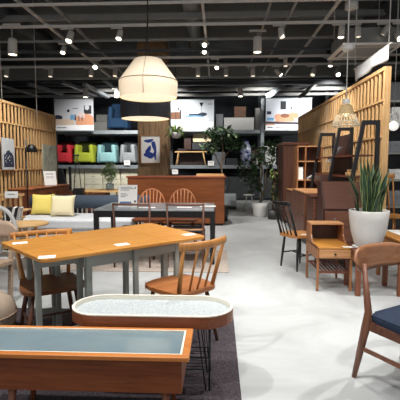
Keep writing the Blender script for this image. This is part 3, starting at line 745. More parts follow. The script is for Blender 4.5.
for xx in (x0+.04, x1-.04):
    for yy in (ya+.04, yb-.04):
        f = MB(); f.box(xx-.02, xx+.02, yy-.02, yy+.02, 0, .08); f.build('leg', darkwood, t)
# black ladder shelving: three uprights, boards and hanging cupboards
t = thing('ladder_shelf', 'black-framed ladder shelving of three tall uprights along the right slat wall', 'shelf unit', (0, 0, 0))
for Yf, xr, xl in ((5.56, 2.15, 1.96), (6.5, 2.11, 1.92), (7.70, 2.17, 1.94)):
    f = MB(); zt = 1.87; w_ = .055
    f.bar((xr, Yf, 0), (xr, Yf, zt), .045, w_)
    f.bar((xl-.32, Yf, 0), (xl, Yf, zt), .045, w_)
    f.bar((xl-.022, Yf, zt), (xr+.022, Yf, zt), .045, .06)
    f.build('upright_frame', black_w, t)
for z in (1.12, 1.42):
    f = MB(); f.box(1.84, 2.12, 5.6, 7.66, z, z+.022); f.build('shelf', walnut_y, t)
for ya, yb in ((6.54, 7.48),):
    f = MB(); f.box(1.78, 2.1, ya, yb, .95, 1.115, .003); cb = f.build('cupboard', darkwood, t)
f = MB(); f.box(2.12, 2.14, 6.52, 7.48, 1.15, 1.80); f.build('back_panel', darkwood, t)
book((1.93, 6.75, 1.47), (.30, .20, .02), mat('grey_cover', (126, 126, 128), .4, noise=.3, nscale=20), 'grey brochure leaning on the black-framed ladder shelving', 0, R(-52))
f = MB(); f.box(-.08, .08, -.1, .1, 0, .05, .01); f.box(-.06, .06, -.08, .08, .05, .09, .01); o = f.build('wicker_box', light_h); o.location = (1.98, 6.0, 1.143); tag(o, 'small pale box on the lower board of the ladder shelving', 'box')
# ------------------------------------------------------------------ right edge: beyond the slat wall
# wooden chair behind plant
c = spindle_chair('ladder_back_chair', 'orange wooden chair behind the snake plant at the right picture edge', m=oak_v, seat_m=oak_top, leg_m=oak_v, w=.46, d=.44, sh=.45, bh=1.15, nsp=3, sag=.03, lean=.1, rail_w=.44, rail_h=.09, sp_r=.014)
c.location = (3.0, 6.9, 0); c.rotation_euler = (0, 0, R(200))
t = thing('steel_rack', 'dark steel stock rack with grey crates beyond the right slat wall', 'rack', (0, 0, 0))
rx0, rx1, ry = 3.1, 6.0, 7.6
f = MB()
for z in (.5, 1.0, 1.5, 2.0, 2.45): f.box(rx0, rx1, ry, ry+.5, z, z+.03)
f.build('shelf', pipe_m, t)
for x in (rx0, 4.0, 5.0, rx1):
    f = MB(); f.box(x-.02, x+.02, ry-.02, ry+.02, 0, 2.9); f.build('upright', steel, t)
f = MB(); f.box(rx0, rx1, ry+.5, ry+.52, 0, 2.9); f.build('back_panel', dkpipe, t)
random.seed(3)
cc = [mat('crate_grey', (110, 114, 118), .6, noise=.1), mat('crate_dark', (48, 50, 56), .6, noise=.1), mat('crate_pale', (186, 186, 182), .6, noise=.1)]
posn = ['far left', 'left of middle', 'middle', 'right']
lev = {.53: 'lowest', 1.03: 'second', 1.53: 'third', 2.03: 'fourth'}
for z in (.53, 1.03, 1.53, 2.03):
    for i in range(3):
        m_ = random.choice(cc); h_ = random.uniform(.18, .36)
        f = MB(); x = rx0+.1+i*.42; f.box(x, x+.34, ry+.05, ry+.4, z+.001, z+h_, .01); f.box(x+.1, x+.24, ry+.04, ry+.05, z+h_*.6, z+h_*.75)
        tag(f.build('crate', m_), '%s crate, %s board of the right-hand dark steel rack, %s' % ({'crate_grey': 'grey', 'crate_dark': 'dark', 'crate_pale': 'pale'}[m_.name], lev[z], posn[i]), 'crate', 'crates on the right rack')
t = thing('ring_pendant_lamp', 'pendant lamp of a small ring above a white glass globe, right edge', 'lamp', tuple(at(393.5, 126, 6.4)))
f = MB(); f.lathe([(math.sin(a*PI/10)*.075, -math.cos(a*PI/10)*.075) for a in range(11)], n=20); f.build('globe', mat('opal_glass', (250, 248, 240), .4, emit=.7), t)
f = MB(); f.tube([(math.sin(2*PI*i/20)*.062, 0, .135-math.cos(2*PI*i/20)*.062) for i in range(21)], .012, 8, cap=False); f.build('ring', lampbody, t)
f = MB(); f.tube([(0, 0, .2), (0, 0, 2.9)], .004, 6); f.build('cord', track_m, t)
# ================================================================== LEFT SIDE
# sideboard at left slat wall
t = thing('sideboard', 'brown sideboard with drawers standing along the left slat wall', 'sideboard', (0, 0, 0))
f = MB(); f.box(-4.24, -3.75, 7.9, 9.9, .1, .80, .003); f.build('carcass', walnut_y, t)
f = MB(); f.box(-4.26, -3.72, 7.88, 9.92, .80, .825, .003); f.build('top', wood('side_top', (170, 102, 62), (140, 78, 44), .4, Y_), t)
for i in range(4):
    for j in range(3):
        f = MB(); f.box(-3.75, -3.732, 7.92+.495*i, 8.4+.495*i, .12+.225*j, .335+.225*j, .003); d_ = f.build('drawer', teak_h, t)
        f = MB(); f.box(-3.732, -3.71, 8.08+.495*i, 8.24+.495*i, .22+.225*j, .24+.225*j); f.build('handle', darkwood, d_)
f = MB(); f.box(-4.2, -3.8, 7.95, 9.85, 0, .1); f.build('plinth', darkwood, t)
low = low_cab('low dark red cabinet past the end of the left slat wall', -3.95, -2.95, 10.3, 10.8, .62, walnut_h, teak_h, darkwood, 0)
# leaning sign card on sideboard
f = MB(); f.m(paper); f.box(-.14, .14, 0, .006, 0, .34); f.m(ink)
for zz in (.28, .25, .2, .17): f.box(-.1, .08, -.001, 0, zz, zz+.008)
o = f.build('information_card', None); o.location = (-3.93, 9.25, .828); o.rotation_euler = (R(-16), 0, R(38)); tag(o, 'white information card leaning on the left sideboard', 'card')
# prints on the left slat wall
def wall_print(label, yc, zc, w, h, kind):
    t = thing('wall_print', label, 'picture', (-4.275, yc, zc))
    f = MB(); f.box(0, .02, -w/2, w/2, -h/2, h/2); f.build('board', mat('print_grey', (188, 190, 190), .7, noise=.08) if kind == 0 else mat('print_sage', (186, 186, 166), .7, noise=.1), t)
    f = MB()
    My = Matrix(((0, 0, 1, .0205), (1, 0, 0, 0), (0, 1, 0, 0), (0, 0, 0, 1)))
    if kind == 0:
        f.m(mat('print_navy', (40, 46, 66), .7, noise=.1))
        pts = [(-w*.42, -h*.42)] + [(-w*.40+w*.8*i/12, -h*.05 + h*.17*math.sin(PI*i/12)**1.5 + h*.03*math.sin(i*2.1)) for i in range(13)] + [(w*.42, -h*.42)]
        f.prism(pts, 0, .002, M=My)
        f.m(paper)
        for i in range(14): cy_, cz = random.uniform(-w*.3, w*.3), random.uniform(-h*.38, -h*.05); f.prism([(cy_-.008, cz-.008), (cy_+.008, cz-.008), (cy_+.008, cz+.008), (cy_-.008, cz+.008)], .002, .003, M=My)
    else:
        f.m(mat('print_stem', (92, 100, 84), .7, noise=.1))
        for i in range(38):
            cy_, cz = random.uniform(-w*.38, w*.38), random.uniform(-h*.4, h*.4); L = random.uniform(.04, .12); a = random.uniform(.9, 2.2)
            d_ = Vector((math.cos(a), math.sin(a))); n_ = Vector((-d_.y, d_.x))*.006; c0 = Vector((cy_, cz))
            f.prism([tuple(c0-n_), tuple(c0+d_*L-n_*.3), tuple(c0+d_*L+n_*.3), tuple(c0+n_)], 0, .002, M=My)
    f.build('printed_design', None, t)
pA = ax(8, 154, -4.27); pB = ax(49.5, 160, -4.27)
ya_, yb_ = ax(2, 154, -4.27).y, ax(14, 154, -4.27).y
wall_print('grey print with a dark navy rounded shape on the left slat wall', pA.y, pA.z, yb_-ya_, .63, 0)
ya_, yb_ = ax(42, 160, -4.27).y, ax(55.5, 160, -4.27).y
wall_print('tall sage print of thin upright strokes on the left slat wall end', pB.y, pB.z, yb_-ya_, .75, 1)
# floor lamp
pf = at(27, 180, 7.3)
t = thing('floor_lamp', 'tall black reading floor lamp in front of the left slat wall', 'lamp', (pf.x, 7.3, 0))
f = MB(); f.lathe([(0, 0), (.15, 0), (.15, .02), (0, .025)], n=24); f.build('base', black_m, t)
f = MB(); f.tube([(0, 0, .02), (0, 0, 1.76)], .014, 8); f.build('pole', black_m, t)
f = MB(); f.tube([(0, 0, 1.63), (.03, 0, 1.64)], .009, 6); f.build('arm', black_m, t)
f = MB(); f.lathe([(.0, .10), (.05, .09), (.085, .05), (.105, -.04), (.10, -.04), (.08, .04), (.03, .085)], c=(.105, 0, 1.58), n=24); f.build('shade', black_m, t)
# daybed sofa
sofa_w = mat('offwhite_fabric', (214, 216, 218), .9, noise=.06, nscale=20, bump=.2, spec=.15)
t = thing('daybed_sofa', 'long low white daybed sofa with dark blue-grey bolster behind the dining table', 'sofa', (0, 0, 0))
x0, x1 = -3.35, -1.35
f = MB(); f.box(x0, x1, 6.25, 7.15, .26, .43, .04); f.build('seat_cushion', sofa_w, t)
f = MB(); f.box(x0+.02, x1-.02, 6.28, 7.12, .12, .255, .01); f.build('base', sofa_w, t)
bol = mat('blue_grey_fabric', (70, 80, 92), .85, noise=.15, nscale=30, spec=.2)
f = MB(); f.tube([(-3.43, 7.2, .63), (-3.42, 7.2, .63), (-1.25, 7.2, .63), (-1.24, 7.2, .63)], [.10, .125, .125, .10], 24); f.build('bolster', bol, t)
f = MB()
for i in range(22): f.box(x0+.06+i*.088, x0+.08+i*.088, 7.19, 7.21, .25, .52)
f.box(x0, x1, 7.18, 7.22, .22, .26); f.build('back_rails', white_p, t)
for x in (x0+.1, x1-.1):
    for y in (6.35, 7.05):
        f = MB(); f.tube([(x, y, .12), (x, y, 0)], .02, 8); f.build('leg', light_h, t)
def cushion(name, label, px0, px1, py0, py1, Yc, m, tilt=-14, rz=0):
    a, b2 = at(px0, py1, Yc), at(px1, py0, Yc); w, h = b2.x-a.x, .37
    f = MB(); N = 14
    for sgn in (-1, 1):
        def fn(u, v):
            x = (u-.5); z = (v-.5); e = max(0, 1-(2*x)**4)*max(0, 1-(2*z)**4)
            pin = 1-.10*(1-(2*x)**2)*abs(2*z)**2; pin2 = 1-.10*(1-(2*z)**2)*abs(2*x)**2
            return (x*w*pin2, sgn*.075*e**.6, (z+.5)*h if False else z*h*pin+h/2)
        f.grid(fn, N, N)
    bmesh.ops.remove_doubles(f.b, verts=f.b.verts, dist=.0008)
    o = f.build(name, m); o.location = ((a.x+b2.x)/2, Yc, .436); o.rotation_euler = (R(tilt), 0, R(rz))
    return tag(o, label, 'cushion')
cushion('cushion', 'bright yellow square cushion on the white daybed sofa', 30.5, 53, 197, 219.5, 6.8, mat('yellow_fabric', (244, 222, 120), .85, noise=.06, nscale=40, spec=.15))
cushion('cushion', 'cream square cushion leaning right of the yellow cushion', 50, 74, 198.5, 222, 6.6, mat('cream_fabric', (240, 226, 186), .85, noise=.06, nscale=40, spec=.15), -16, 3)
# slatted display stand and magazine holder at far left
t = thing('display_stand', 'pale wooden slatted display stand at the far left edge', 'stand', (0, 0, 0))
f = MB()
for i in range(12): f.box(-3.86+i*.08, -3.83+i*.08, 5.86, 5.89, .05, .86)
f.box(-3.9, -2.92, 5.85, 5.90, .84, .87); f.box(-3.9, -2.92, 5.85, 5.90, .5, .53); f.build('slats', slat_m, t)
f = MB(); f.box(-3.9, -2.92, 5.90, 6.16, .02, .05); f.build('base', light_h, t)
f = MB(); f.box(-3.9, -2.92, 5.90, 6.12, .6, .62); f.build('shelf', light_h, t)
f = MB(); f.m(paper); f.box(-.10, .10, 0, .004, 0, .10); f.m(ink); f.box(-.06, .05, -.001, 0, .05, .06)
o = f.build('sign_card', None); p_ = at(11.5, 198, 5.83); o.location = (p_.x, 5.83, p_.z); tag(o, 'white landscape sign card on the slatted display stand', 'sign')
dk = mat('dark_cover', (30, 30, 34), .5, noise=.2)
for i, (px, m_, lb) in enumerate(((5, dk, 'black magazine fanned at the left end of the magazine row'), (9, dk, 'black magazine fanned in the row left of the white one'), (12.5, paper, 'white magazine standing in the middle of the fanned row'),
        (15, dk, 'black magazine fanned right of the white one'), (18, silver, 'silver magazine at the right end of the fanned row'))):
    p_ = at(px, 216, 5.57)
    f = MB(); f.box(-.016, .016, -.1, .1, 0, .20); o = f.build('magazine', m_); o.location = (p_.x, 5.57, .502); o.rotation_euler = (0, R(14), R(15)); tag(o, lb, 'magazine', 'fanned magazines')
t = thing('magazine_table', 'low white stand holding the fanned magazines', 'table', (-2.98, 5.57, 0))
f = MB(); f.box(-.25, .25, -.14, .14, .47, .495, .004); f.build('top', white_p, t)
for sx in (-1, 1):
    for sy in (-1, 1):
        f = MB(); f.box(sx*.22-.015, sx*.22+.015, sy*.12-.015, sy*.12+.015, 0, .47); f.build('leg', white_p, t)
# small round table
t = thing('round_side_table', 'small round light-wood side table left of the white daybed', 'table', (-2.53, 5.1, 0))
f = MB(); f.lathe([(0, .515), (.29, .515), (.30, .525), (.295, .54), (0, .54)], n=36); f.build('tabletop', light_h, t)
for i in range(3):
    a = 2*PI*i/3+.5; f = MB(); f.tube([(math.cos(a)*.12, math.sin(a)*.12, .515), (math.cos(a)*.22, math.sin(a)*.22, 0)], [.016, .01], 8); f.build('leg', light_h, t)
# white hoop chair
c = spindle_chair('hoop_back_chair', 'white-painted hoop-back chair at the left picture edge', m=white_p, seat_m=beige_w, leg_m=beige_w, w=.44, d=.40, sh=.45, bh=.84, hoop_r=.024, nsp=3, hoop=True, lean=.08, sp_r=.007)
p_ = at(9, 205, 4.6); c.location = (p_.x, 4.5, 0); c.rotation_euler = (0, 0, R(10))
# beige chair with wide backrest, cut by the left edge
t = thing('weathered_armchair', 'weathered beige wooden chair with broad curved backrest, cut by left edge', 'chair', (-2.19, 3.36, 0), R(-12))
f = MB()
f.box(-.3, .25, -.26, .26, .385, .43, .01); f.build('seat', beige_w, t)
def bb_(u, v):
    x = -.3+.6*u; return (x, .3+.0*u-.05*(2*u-1)**2, .70+(v-.5)*(.16*(1 if u < .75 else max(.15, 1-((u-.75)/.25)**2*.85))))
f = MB(); f.grid(bb_, 14, 4, thick=(0, .022, 0)); f.build('backrest', mat('beige_panel', (186, 160, 138), .6, noise=.08, nscale=10), t)
for sx in (-1, 1):
    f = MB(); f.bar((sx*.21, .24, 0), (sx*.22, .29, .68), .035, .03); f.build('leg', beige_w, t)
    f = MB(); f.bar((sx*.21, -.22, 0), (sx*.2, -.22, .385), .035, .035); f.build('leg', beige_w, t)
# pouf
t = thing('linen_pouf', 'rumpled beige linen pouf on the carpet at the left edge', 'pouf', (-1.78, 2.86, .012))
pf_m = mat('beige_linen', (190, 170, 150), .9, noise=.12, nscale=10, bump=.5, spec=.1)
f = MB(); pr = []
N = 40
def pfn(u, v):
    a = 2*PI*u; ph = PI*v; w_ = 1+.035*math.sin(a*7)+.02*math.sin(a*13+v*5)
    return (.24*w_*math.cos(a)*max(.0, math.sin(ph))**.55, .24*w_*math.sin(a)*max(0, math.sin(ph))**.55, .125-.125*math.cos(ph)*(1+.06*math.sin(a*5)*math.sin(ph)))
f.grid(pfn, N, 12); bmesh.ops.remove_doubles(f.b, verts=f.b.verts, dist=.0008); po = f.build('cover', pf_m, t); t.scale = (1, 1, 1.3)
f = MB(); f.tube([(.245*math.cos(2*PI*i/24), .245*math.sin(2*PI*i/24), .13) for i in range(25)], .006, 6, cap=False); f.build('seam', beige_w, t)
# table with glass vase plant behind desk
t = thing('side_table', 'light wood side table behind the sofa carrying the vase plant', 'table', (-2.50, 8.7, 0))
f = MB(); f.prism(corner_round([(-.45, -.3, .1), (.45, -.3, .1), (.45, .3, .1), (-.45, .3, .1)]), .72, .76, bev=.006); f.build('tabletop', light_h, t)
for sx in (-1, 1):
    for sy in (-1, 1):
        f = MB(); f.tube([(sx*.32, sy*.2, .72), (sx*.38, sy*.25, 0)], [.02, .012], 8); f.build('leg', light_h, t)
pv = at(110, 196, 8.5)
t = thing('vase_plant', 'bushy pale green plant in a glass vase left of the printed sign', 'plant', (pv.x, 8.5, .762))
gl = mat('clear_glass', (200, 214, 210), .05, trans=.8)
f = MB(); f.lathe([(0, 0), (.07, 0), (.09, .04), (.08, .14), (.075, .14), (.085, .05), (.065, .006), (0, .006)], n=24); f.build('vase', gl, t)
f = MB()
for i in range(8):
    a = 2*PI*i/8; f.tube([(0, 0, .02), (math.cos(a)*.05, math.sin(a)*.05, .18), (math.cos(a)*.14, math.sin(a)*.12, .34+.04*(i % 3))], .004, 5)
f.build('stems', leaf_m, t)
f = MB(); leaf_cloud(f, (0, 0, .38), (.18, .15, .24), 330, .075, [mat('herb_green', (160, 180, 122), .6, noise=.3), leaf_l]); f.build('leaves', None, t)
# black utensil stand
t = thing('lamp_stand', 'pair of thin black poles rising from a black box behind the sofa', 'stand', (*at(79, 196, 8.2).xy, 0))
f = MB(); f.box(-.10, .10, -.08, .08, 0, .82, .008); f.build('box', black_m, t)
f = MB(); f.tube([(-.1, 0, .82), (-.06, 0, 1.25), (-.07, 0, 1.5)], .008, 6); f.tube([(.05, 0, .82), (-.01, 0, 1.5)], .008, 6); f.tube([(-.10, 0, 1.5), (.02, 0, 1.5)], .02, 6); f.build('poles', black_m, t)
# dark draped parasol
t = thing('black_draped_screen', 'black angular draped panel below the red armchair', 'screen', (*at(62, 196, 12.0).xy, 0))
f = MB(); Mv2 = Matrix(((1, 0, 0, 0), (0, 0, -1, 0), (0, 1, 0, 0), (0, 0, 0, 1)))
f.prism([(-.18, 0), (.20, 0), (.22, .45), (.17, .75), (.06, 1.2), (-.18, 1.22)], 0, .12, M=Mv2, bev=.01); f.build('panel', dk, t)
f = MB(); f.box(.25, .31, -.05, .01, 0, 1.25); f.build('post', black_m, t)
# ================================================================== STOCK RACKS (Y 14.5)
YR = 14.5
zS1, zS2 = at(90, 168, YR).z, at(90, 133.5, YR).z
def rack(label, px0, px1, ups, name='pallet_rack'):
    t = thing(name, label, 'rack', (0, 0, 0))
    xa, xb = at(px0, 150, YR).x, at(px1, 150, YR).x
    for z in (zS1, zS2):
        f = MB(); f.box(xa, xb, YR, YR+.06, z-.02, z+.11); f.box(xa, xb, YR+1.04, YR+1.1, z-.02, z+.11); f.box(xa, xb, YR+.06, YR+1.04, z+.08, z+.11); f.build('shelf', steel, t)
    for px, m_ in ups:
        x = at(px, 150, YR).x
        f = MB(); f.box(x-.06, x+.06, YR-.05, YR-.001, 0, 4.3); f.box(x-.05, x+.05, YR+1.1, YR+1.15, 0, 4.3); f.build('upright', m_, t)
    return t
rack('steel pallet rack holding coloured armchairs behind the left side', 54, 165, ((56, dkpipe), (164, dkpipe)))
rack('steel pallet rack behind the potted trees on the right side', 166, 335, ((168, dkpipe), (262, steel), (334, steel)))
zA, zB = zS1+.112, zS2+.112
def armchair(label, px0, px1, m, mback, z, Yc=YR+.5, h=.90, sh_=.46):
    a, b2 = at(px0, 150, Yc).x, at(px1, 150, Yc).x; w = b2-a
    t = thing('armchair', label, 'armchair', ((a+b2)/2, Yc, z), 0, 'armchairs on the stock rack')
    f = MB(); f.box(-w/2+.12, w/2-.12, -.38, .2, .10, sh_, .07); f.build('seat', m, t)
    f = MB(); f.box(-w/2+.08, w/2-.08, .12, .36, .2, h, .07); f.build('backrest', mback, t)
    for sx in (-1, 1):
        Mr = Matrix.Translation((sx*(w/2-.09), 0, 0)) @ Matrix.Rotation(R(-sx*5), 4, 'Y')
        f = MB(); f.box(-.075, .075, -.36, .3, .08, h*.84, .07, M=Mr); f.build('armrest', m, t)
    f = MB()
    for sx in (-1, 1):
        for sy in (-1, 1): f.tube([(sx*(w/2-.14), sy*.28, .15), (sx*(w/2-.12), sy*.3, 0)], [.02, .014], 8)
    for i_, nme in enumerate(('leg',)): f.build('base_legs', black_w, t)
    return t
def fab(n, c): return mat(n, c, .85, noise=.12, nscale=20, spec=.2)
armchair('red armchair with dark backrest on the stock rack', 55.5, 75, fab('red_fabric', (204, 56, 64)), fab('maroon_fabric', (70, 14, 20)), zA)
armchair('lime green armchair with dark green backrest on the stock rack', 75.5, 97, fab('lime_fabric', (182, 192, 64)), fab('darkgreen_fabric', (44, 52, 16)), zA)
armchair('pale aqua armchair on the stock rack right of the lime one', 98, 119, fab('aqua_fabric', (150, 196, 196)), fab('deepteal_fabric', (34, 56, 62)), zA)
armchair('grey armchair on the stock rack beside the plank pillar', 120.5, 138, fab('grey_fabric', (150, 154, 156)), fab('darkgrey_fabric', (60, 64, 68)), zA)
armchair('blue armchair on the upper level of the stock rack', 109, 131, fab('blue_fabric', (34, 60, 88)), fab('blue_fabric', (34, 60, 88)), zB, h=1.05)
def boxthing(name, label, cat, px0, px1, py0, py1, Yc, m, dep=.5, group=None, z=None, extra=None):
    a, b2 = at(px0, py1, Yc), at(px1, py0, Yc)
    z0 = a.z if z is None else z
    t = thing(name, label, cat, ((a.x+b2.x)/2, Yc, z0), 0, group); w = (b2.x-a.x)/2; h = b2.z-a.z
    return t, w, h, dep
def upholst_block(label, px0, px1, py0, py1, Yc, m, z):
    t, w, h, d = boxthing('block_armchair', label, 'seat', px0, px1, py0, py1, Yc, m, z=z)
    f = MB(); f.box(-w, w, 0, .6, 0, h*.52, .04); f.build('seat', m, t)
    f = MB(); f.box(-w, w, .35, .6, h*.53, h, .05); f.build('backrest', m, t)
upholst_block('grey upholstered block seat on the upper rack beside the blue armchair', 93, 108.5, 112, 130, YR+.3, fab('taupe_fabric', (106, 106, 102)), zB)
# drawer cabinets, boxes on the ground under the rack
def drawers(label, px0, px1, py0, Yc, m, n):
    a, b2 = at(px0, py0, Yc), at(px1, py0, Yc); t = thing('drawer_cabinet', label, 'cabinet', ((a.x+b2.x)/2, Yc, 0), 0, 'cream drawer cabinets under the rack'); w = (b2.x-a.x)/2; h = a.z
    f = MB(); f.box(-w, w, 0, .5, .02, h, .004); f.build('carcass', m, t)
    for i in range(n):
        f = MB(); f.box(-w+.02, w-.02, -.018, 0, .05+(h-.07)*i/n, .03+(h-.07)*(i+1)/n, .003); d_ = f.build('drawer', m, t)
        f = MB(); f.box(-.05, .05, -.03, -.018, .05+(h-.07)*(i+.5)/n, .065+(h-.07)*(i+.5)/n); f.build('handle', steel, d_)
cream = mat('cream_lacquer', (222, 216, 192), .5, noise=.05)
for i, (a_, b2, lb) in enumerate(((66, 83.5, 'cream drawer cabinet under the red and lime armchairs'), (84.3, 102, 'cream drawer cabinet under the lime and aqua armchairs'), (102.8, 120, 'cream drawer cabinet under the aqua armchair, behind the vase plant'), (120.8, 137.5, 'cream drawer cabinet under the grey armchair'))):
    drawers(lb, a_, b2, 168.6, YR+.2, cream, 6)
# things on the right rack
t = thing('bench', 'light wood bench with splayed legs on the right stock rack', 'bench', (at(191, 160, YR+.4).x, YR+.4, zA))
f = MB(); f.box(-.58, .58, -.2, .2, .46, .50, .006); f.build('seat', light_h, t)
for sx in (-1, 1):
    for sy in (-1, 1):
        f = MB(); f.tube([(sx*.45, sy*.15, .46), (sx*.54, sy*.18, 0)], [.025, .016], 8); f.build('leg', light_h, t)
f = MB(); f.box(-.5, .5, .3, .55, .01, .62, .01); o = f.build('chest', wood('deep_maroon', (50, 26, 20), (34, 18, 14), .5, X_)); o.location = (at(190, 160, YR+.4).x, YR+.4, zA); o.name = 'storage_chest'; tag(o, 'dark maroon chest behind the light bench on the rack', 'chest')
def simplebox(name, label, cat, px0, px1, py0, py1, Yc, m, dep=.4, z=None, group=None, bev=.01, lid=None):
    a, b2 = at(px0, py1, Yc), at(px1, py0, Yc); z0 = a.z if z is None else z
    t = thing(name, label, cat, ((a.x+b2.x)/2, Yc, z0), 0, group); w = (b2.x-a.x)/2; h = max(.03, b2.z-z0)
    f = MB(); f.box(-w, w, 0, dep, 0, h*.86, bev); f.build('body', m, t)
    f = MB(); f.box(-w-.008, w+.008, -.008, dep+.008, h*.862, h, bev*.5); f.build('lid', lid or m, t)
    return t
simplebox('storage_box', 'cream storage box on the right rack above the light bench', 'box', 193, 211, 132, 142, YR+.2, mat('cream_box', (236, 216, 176), .6, noise=.04), z=at(200, 142, YR+.2).z)
simplebox('storage_box', 'dark box under the cream storage box on the rack', 'box', 192, 212, 142.6, 149, YR+.25, cc[1], z=zA+.56)
simplebox('storage_box', 'brown wooden box left of the dark box on the rack', 'box', 184, 191, 136, 149, YR+.2, darkwood, z=zA+.56)
simplebox('storage_box', 'long white box on the upper right rack', 'box', 224, 254, 117.5, 132, YR+.1, mat('white_box', (205, 205, 202), .6, noise=.03), z=zB)
simplebox('wicker_basket', 'brown wicker basket standing on the long white box', 'basket', 234, 246, 106.5, 117, YR+.2, wood('wicker', (110, 76, 54), (74, 48, 32), .7, X_), z=at(240, 117.3, YR+.1).z+.002)
for i, (a_, b2, c_, m_, lb) in enumerate(((216, 223, 114, cc[0], 'grey carton left of the long white box on the upper rack'), (255.5, 261, 108, cc[2], 'pale carton right of the long white box on the upper rack'), (139, 160, 112, cc[1], 'dark carton on the upper rack behind the plank pillar'))):
    simplebox('carton', lb, 'carton', a_, b2, c_, 130, YR+.15, m_, z=zB)
for i, (a_, b2, c_, m_, lb) in enumerate(((212, 225, 152, cc[0], 'grey carton behind the ficus on the middle rack board'), (226, 238, 158, cc[1], 'dark carton behind the ficus stem on the middle rack board'), (252, 260, 150, darkwood, 'brown carton on the middle rack board left of the steel upright'), (265, 276, 146, cc[2], 'pale carton on the middle rack board right of the steel upright'), (278, 296, 155, cc[0], 'long grey carton on the middle rack board near the wardrobe'))):
    simplebox('carton', lb, 'carton', a_, b2, c_, 166, YR+.15, m_, z=zA)
p_ = at(246, 150, YR+.2)
t = thing('patterned_vase', 'round blue and white patterned vase on the middle rack board', 'vase', (p_.x, YR+.3, zA))
f = MB(); f.m(mat('blue_white_glaze', (226, 230, 236), .25, c2=(30, 50, 130), nscale=11)); f.lathe([(0, 0), (.12, 0), (.24, .22), (.28, .45), (.22, .68), (.12, .78), (.13, .84), (.10, .84), (.08, .76), (0, .7)], n=24, sx=.8, sy=.8); f.build('body', None, t)
f = MB(); f.lathe([(.07, .84), (.125, .845), (.125, .87), (0, .9)], n=20, sx=.8, sy=.8); f.build('lid', blue, t)
# white lidded jars among the tree
for px, py0, py1, nm, lb in ((256, 157, 164, 'jar', 'small white jar on the middle rack board by the fig tree'),):
    p_ = at(px, py1, YR); t = thing('jar', lb, 'jar', (p_.x, YR+.15, zA)); f = MB(); f.lathe([(0, 0), (.08, 0), (.09, .1), (.06, .2), (0, .2)], n=16); f.build('body', white_p, t); f = MB(); f.lathe([(.065, .2), (.065, .23), (0, .24)], n=16); f.build('lid', steel, t)
p_ = gz(229, 203)
t = thing('ottoman', 'pale grey ottoman on the floor behind the sideboard end', 'ottoman', (at(229, 200, 11.8).x, 11.8, 0))
f = MB(); f.box(-.22, .22, -.22, .22, .1, .46, .05); f.build('cushion', fab('mist_fabric', (196, 204, 204)), t)
f = MB(); f.box(-.2, .2, -.2, .2, 0, .1); f.build('base', black_w, t)
t = thing('white_stool', 'white stool on the floor just left of the fig tree pot', 'stool', (at(249, 205, 11.5).x, 11.5, 0))
f = MB(); f.lathe([(0, .43), (.16, .43), (.165, .46), (0, .47)], n=24); f.build('seat', white_p, t)
for i in range(4):
    a = PI/4+PI/2*i; f = MB(); f.tube([(math.cos(a)*.1, math.sin(a)*.1, .43), (math.cos(a)*.17, math.sin(a)*.17, 0)], .014, 8); f.build('leg', white_p, t)
t = thing('metal_storage_cabinet', 'low dark storage cabinet on the floor under the right rack', 'cabinet', (1.2*0+at(240, 200, YR+.3).x, YR+.3, 0))
f = MB(); f.box(-2.2, 2.2, 0, .5, .03, .9, .01); f.build('carcass', cc[1], t)
for i in range(5):
    f = MB(); f.box(-2.15+i*.87, -1.32+i*.87, -.02, 0, .08, .86, .005); d_ = f.build('door', dkpipe, t)
    f = MB(); f.box(-1.42+i*.87, -1.40+i*.87, -.035, -.02, .4, .55); f.build('handle', steel, d_)
# small price tags hung on rack
for px, py, Yc, lb in ((127, 163, YR-.06, 'white shelf tag on the rack below the grey armchair'), (211, 163.5, YR-.06, 'white shelf tag on the rack board right of the bench'), (175, 172, YR-.06, 'white shelf tag low on the dark rack upright')):
    p_ = at(px, py, Yc); f = MB(); f.m(paper); f.box(-.11, .11, 0, .004, -.08, .09); f.m(ink); f.box(-.07, .06, -.002, 0, .02, .035); o = f.build('shelf_tag', None); o.location = p_; tag(o, lb, 'tag')
# ------------------------------------------------------------------ banners
def banner(label, px0, px1, py0, py1, Yc, shapes, bg, parts):
    a, b2 = at(px0, py1, Yc), at(px1, py0, Yc); w, h = b2.x-a.x, b2.z-a.z
    t = thing('photo_banner', label, 'banner', (a.x, Yc, a.z))
    f = MB(); f.box(0, w, 0, .03, 0, h); f.build('backing', bg, t)
    f = MB()
    for k_, (m_, pts) in enumerate(parts):
        Mv_ = Matrix(((1, 0, 0, 0), (0, 0, -1, -.0005-k_*.0006), (0, 1, 0, 0), (0, 0, 0, 1)))
        f.m(m_); f.prism([(x*w, y*h) for x, y in pts], 0, .0008, M=Mv_)
    f.build('printed_scene', None, t)
    f = MB()
    f.box(-.02, w+.02, -.01, .04, h, h+.03); f.box(-.02, w+.02, -.01, .04, -.03, 0); f.build('rail', steel, t)
    return t
def rc(x0, y0, x1, y1): return [(x0, y0), (x1, y0), (x1, y1), (x0, y1)]
def el(cx, cy, a, b_, n=14): return [(cx+a*math.cos(2*PI*i/n), cy+b_*math.sin(2*PI*i/n)) for i in range(n)]
def pm_(n, c): return mat('print_'+n, c, .7, noise=.05, nscale=3)
bgL = pm_('wall', (196, 198, 202)); wh = pm_('white', (236, 236, 236)); bk = pm_('black', (30, 32, 38)); orr = pm_('terracotta', (206, 146, 112)); bl = pm_('blue', (96, 150, 190)); nv_ = pm_('navy', (44, 60, 100)); br_ = pm_('brown', (120, 78, 54)); sk = pm_('sky', (190, 210, 226)); tan = pm_('tan', (206, 184, 164))
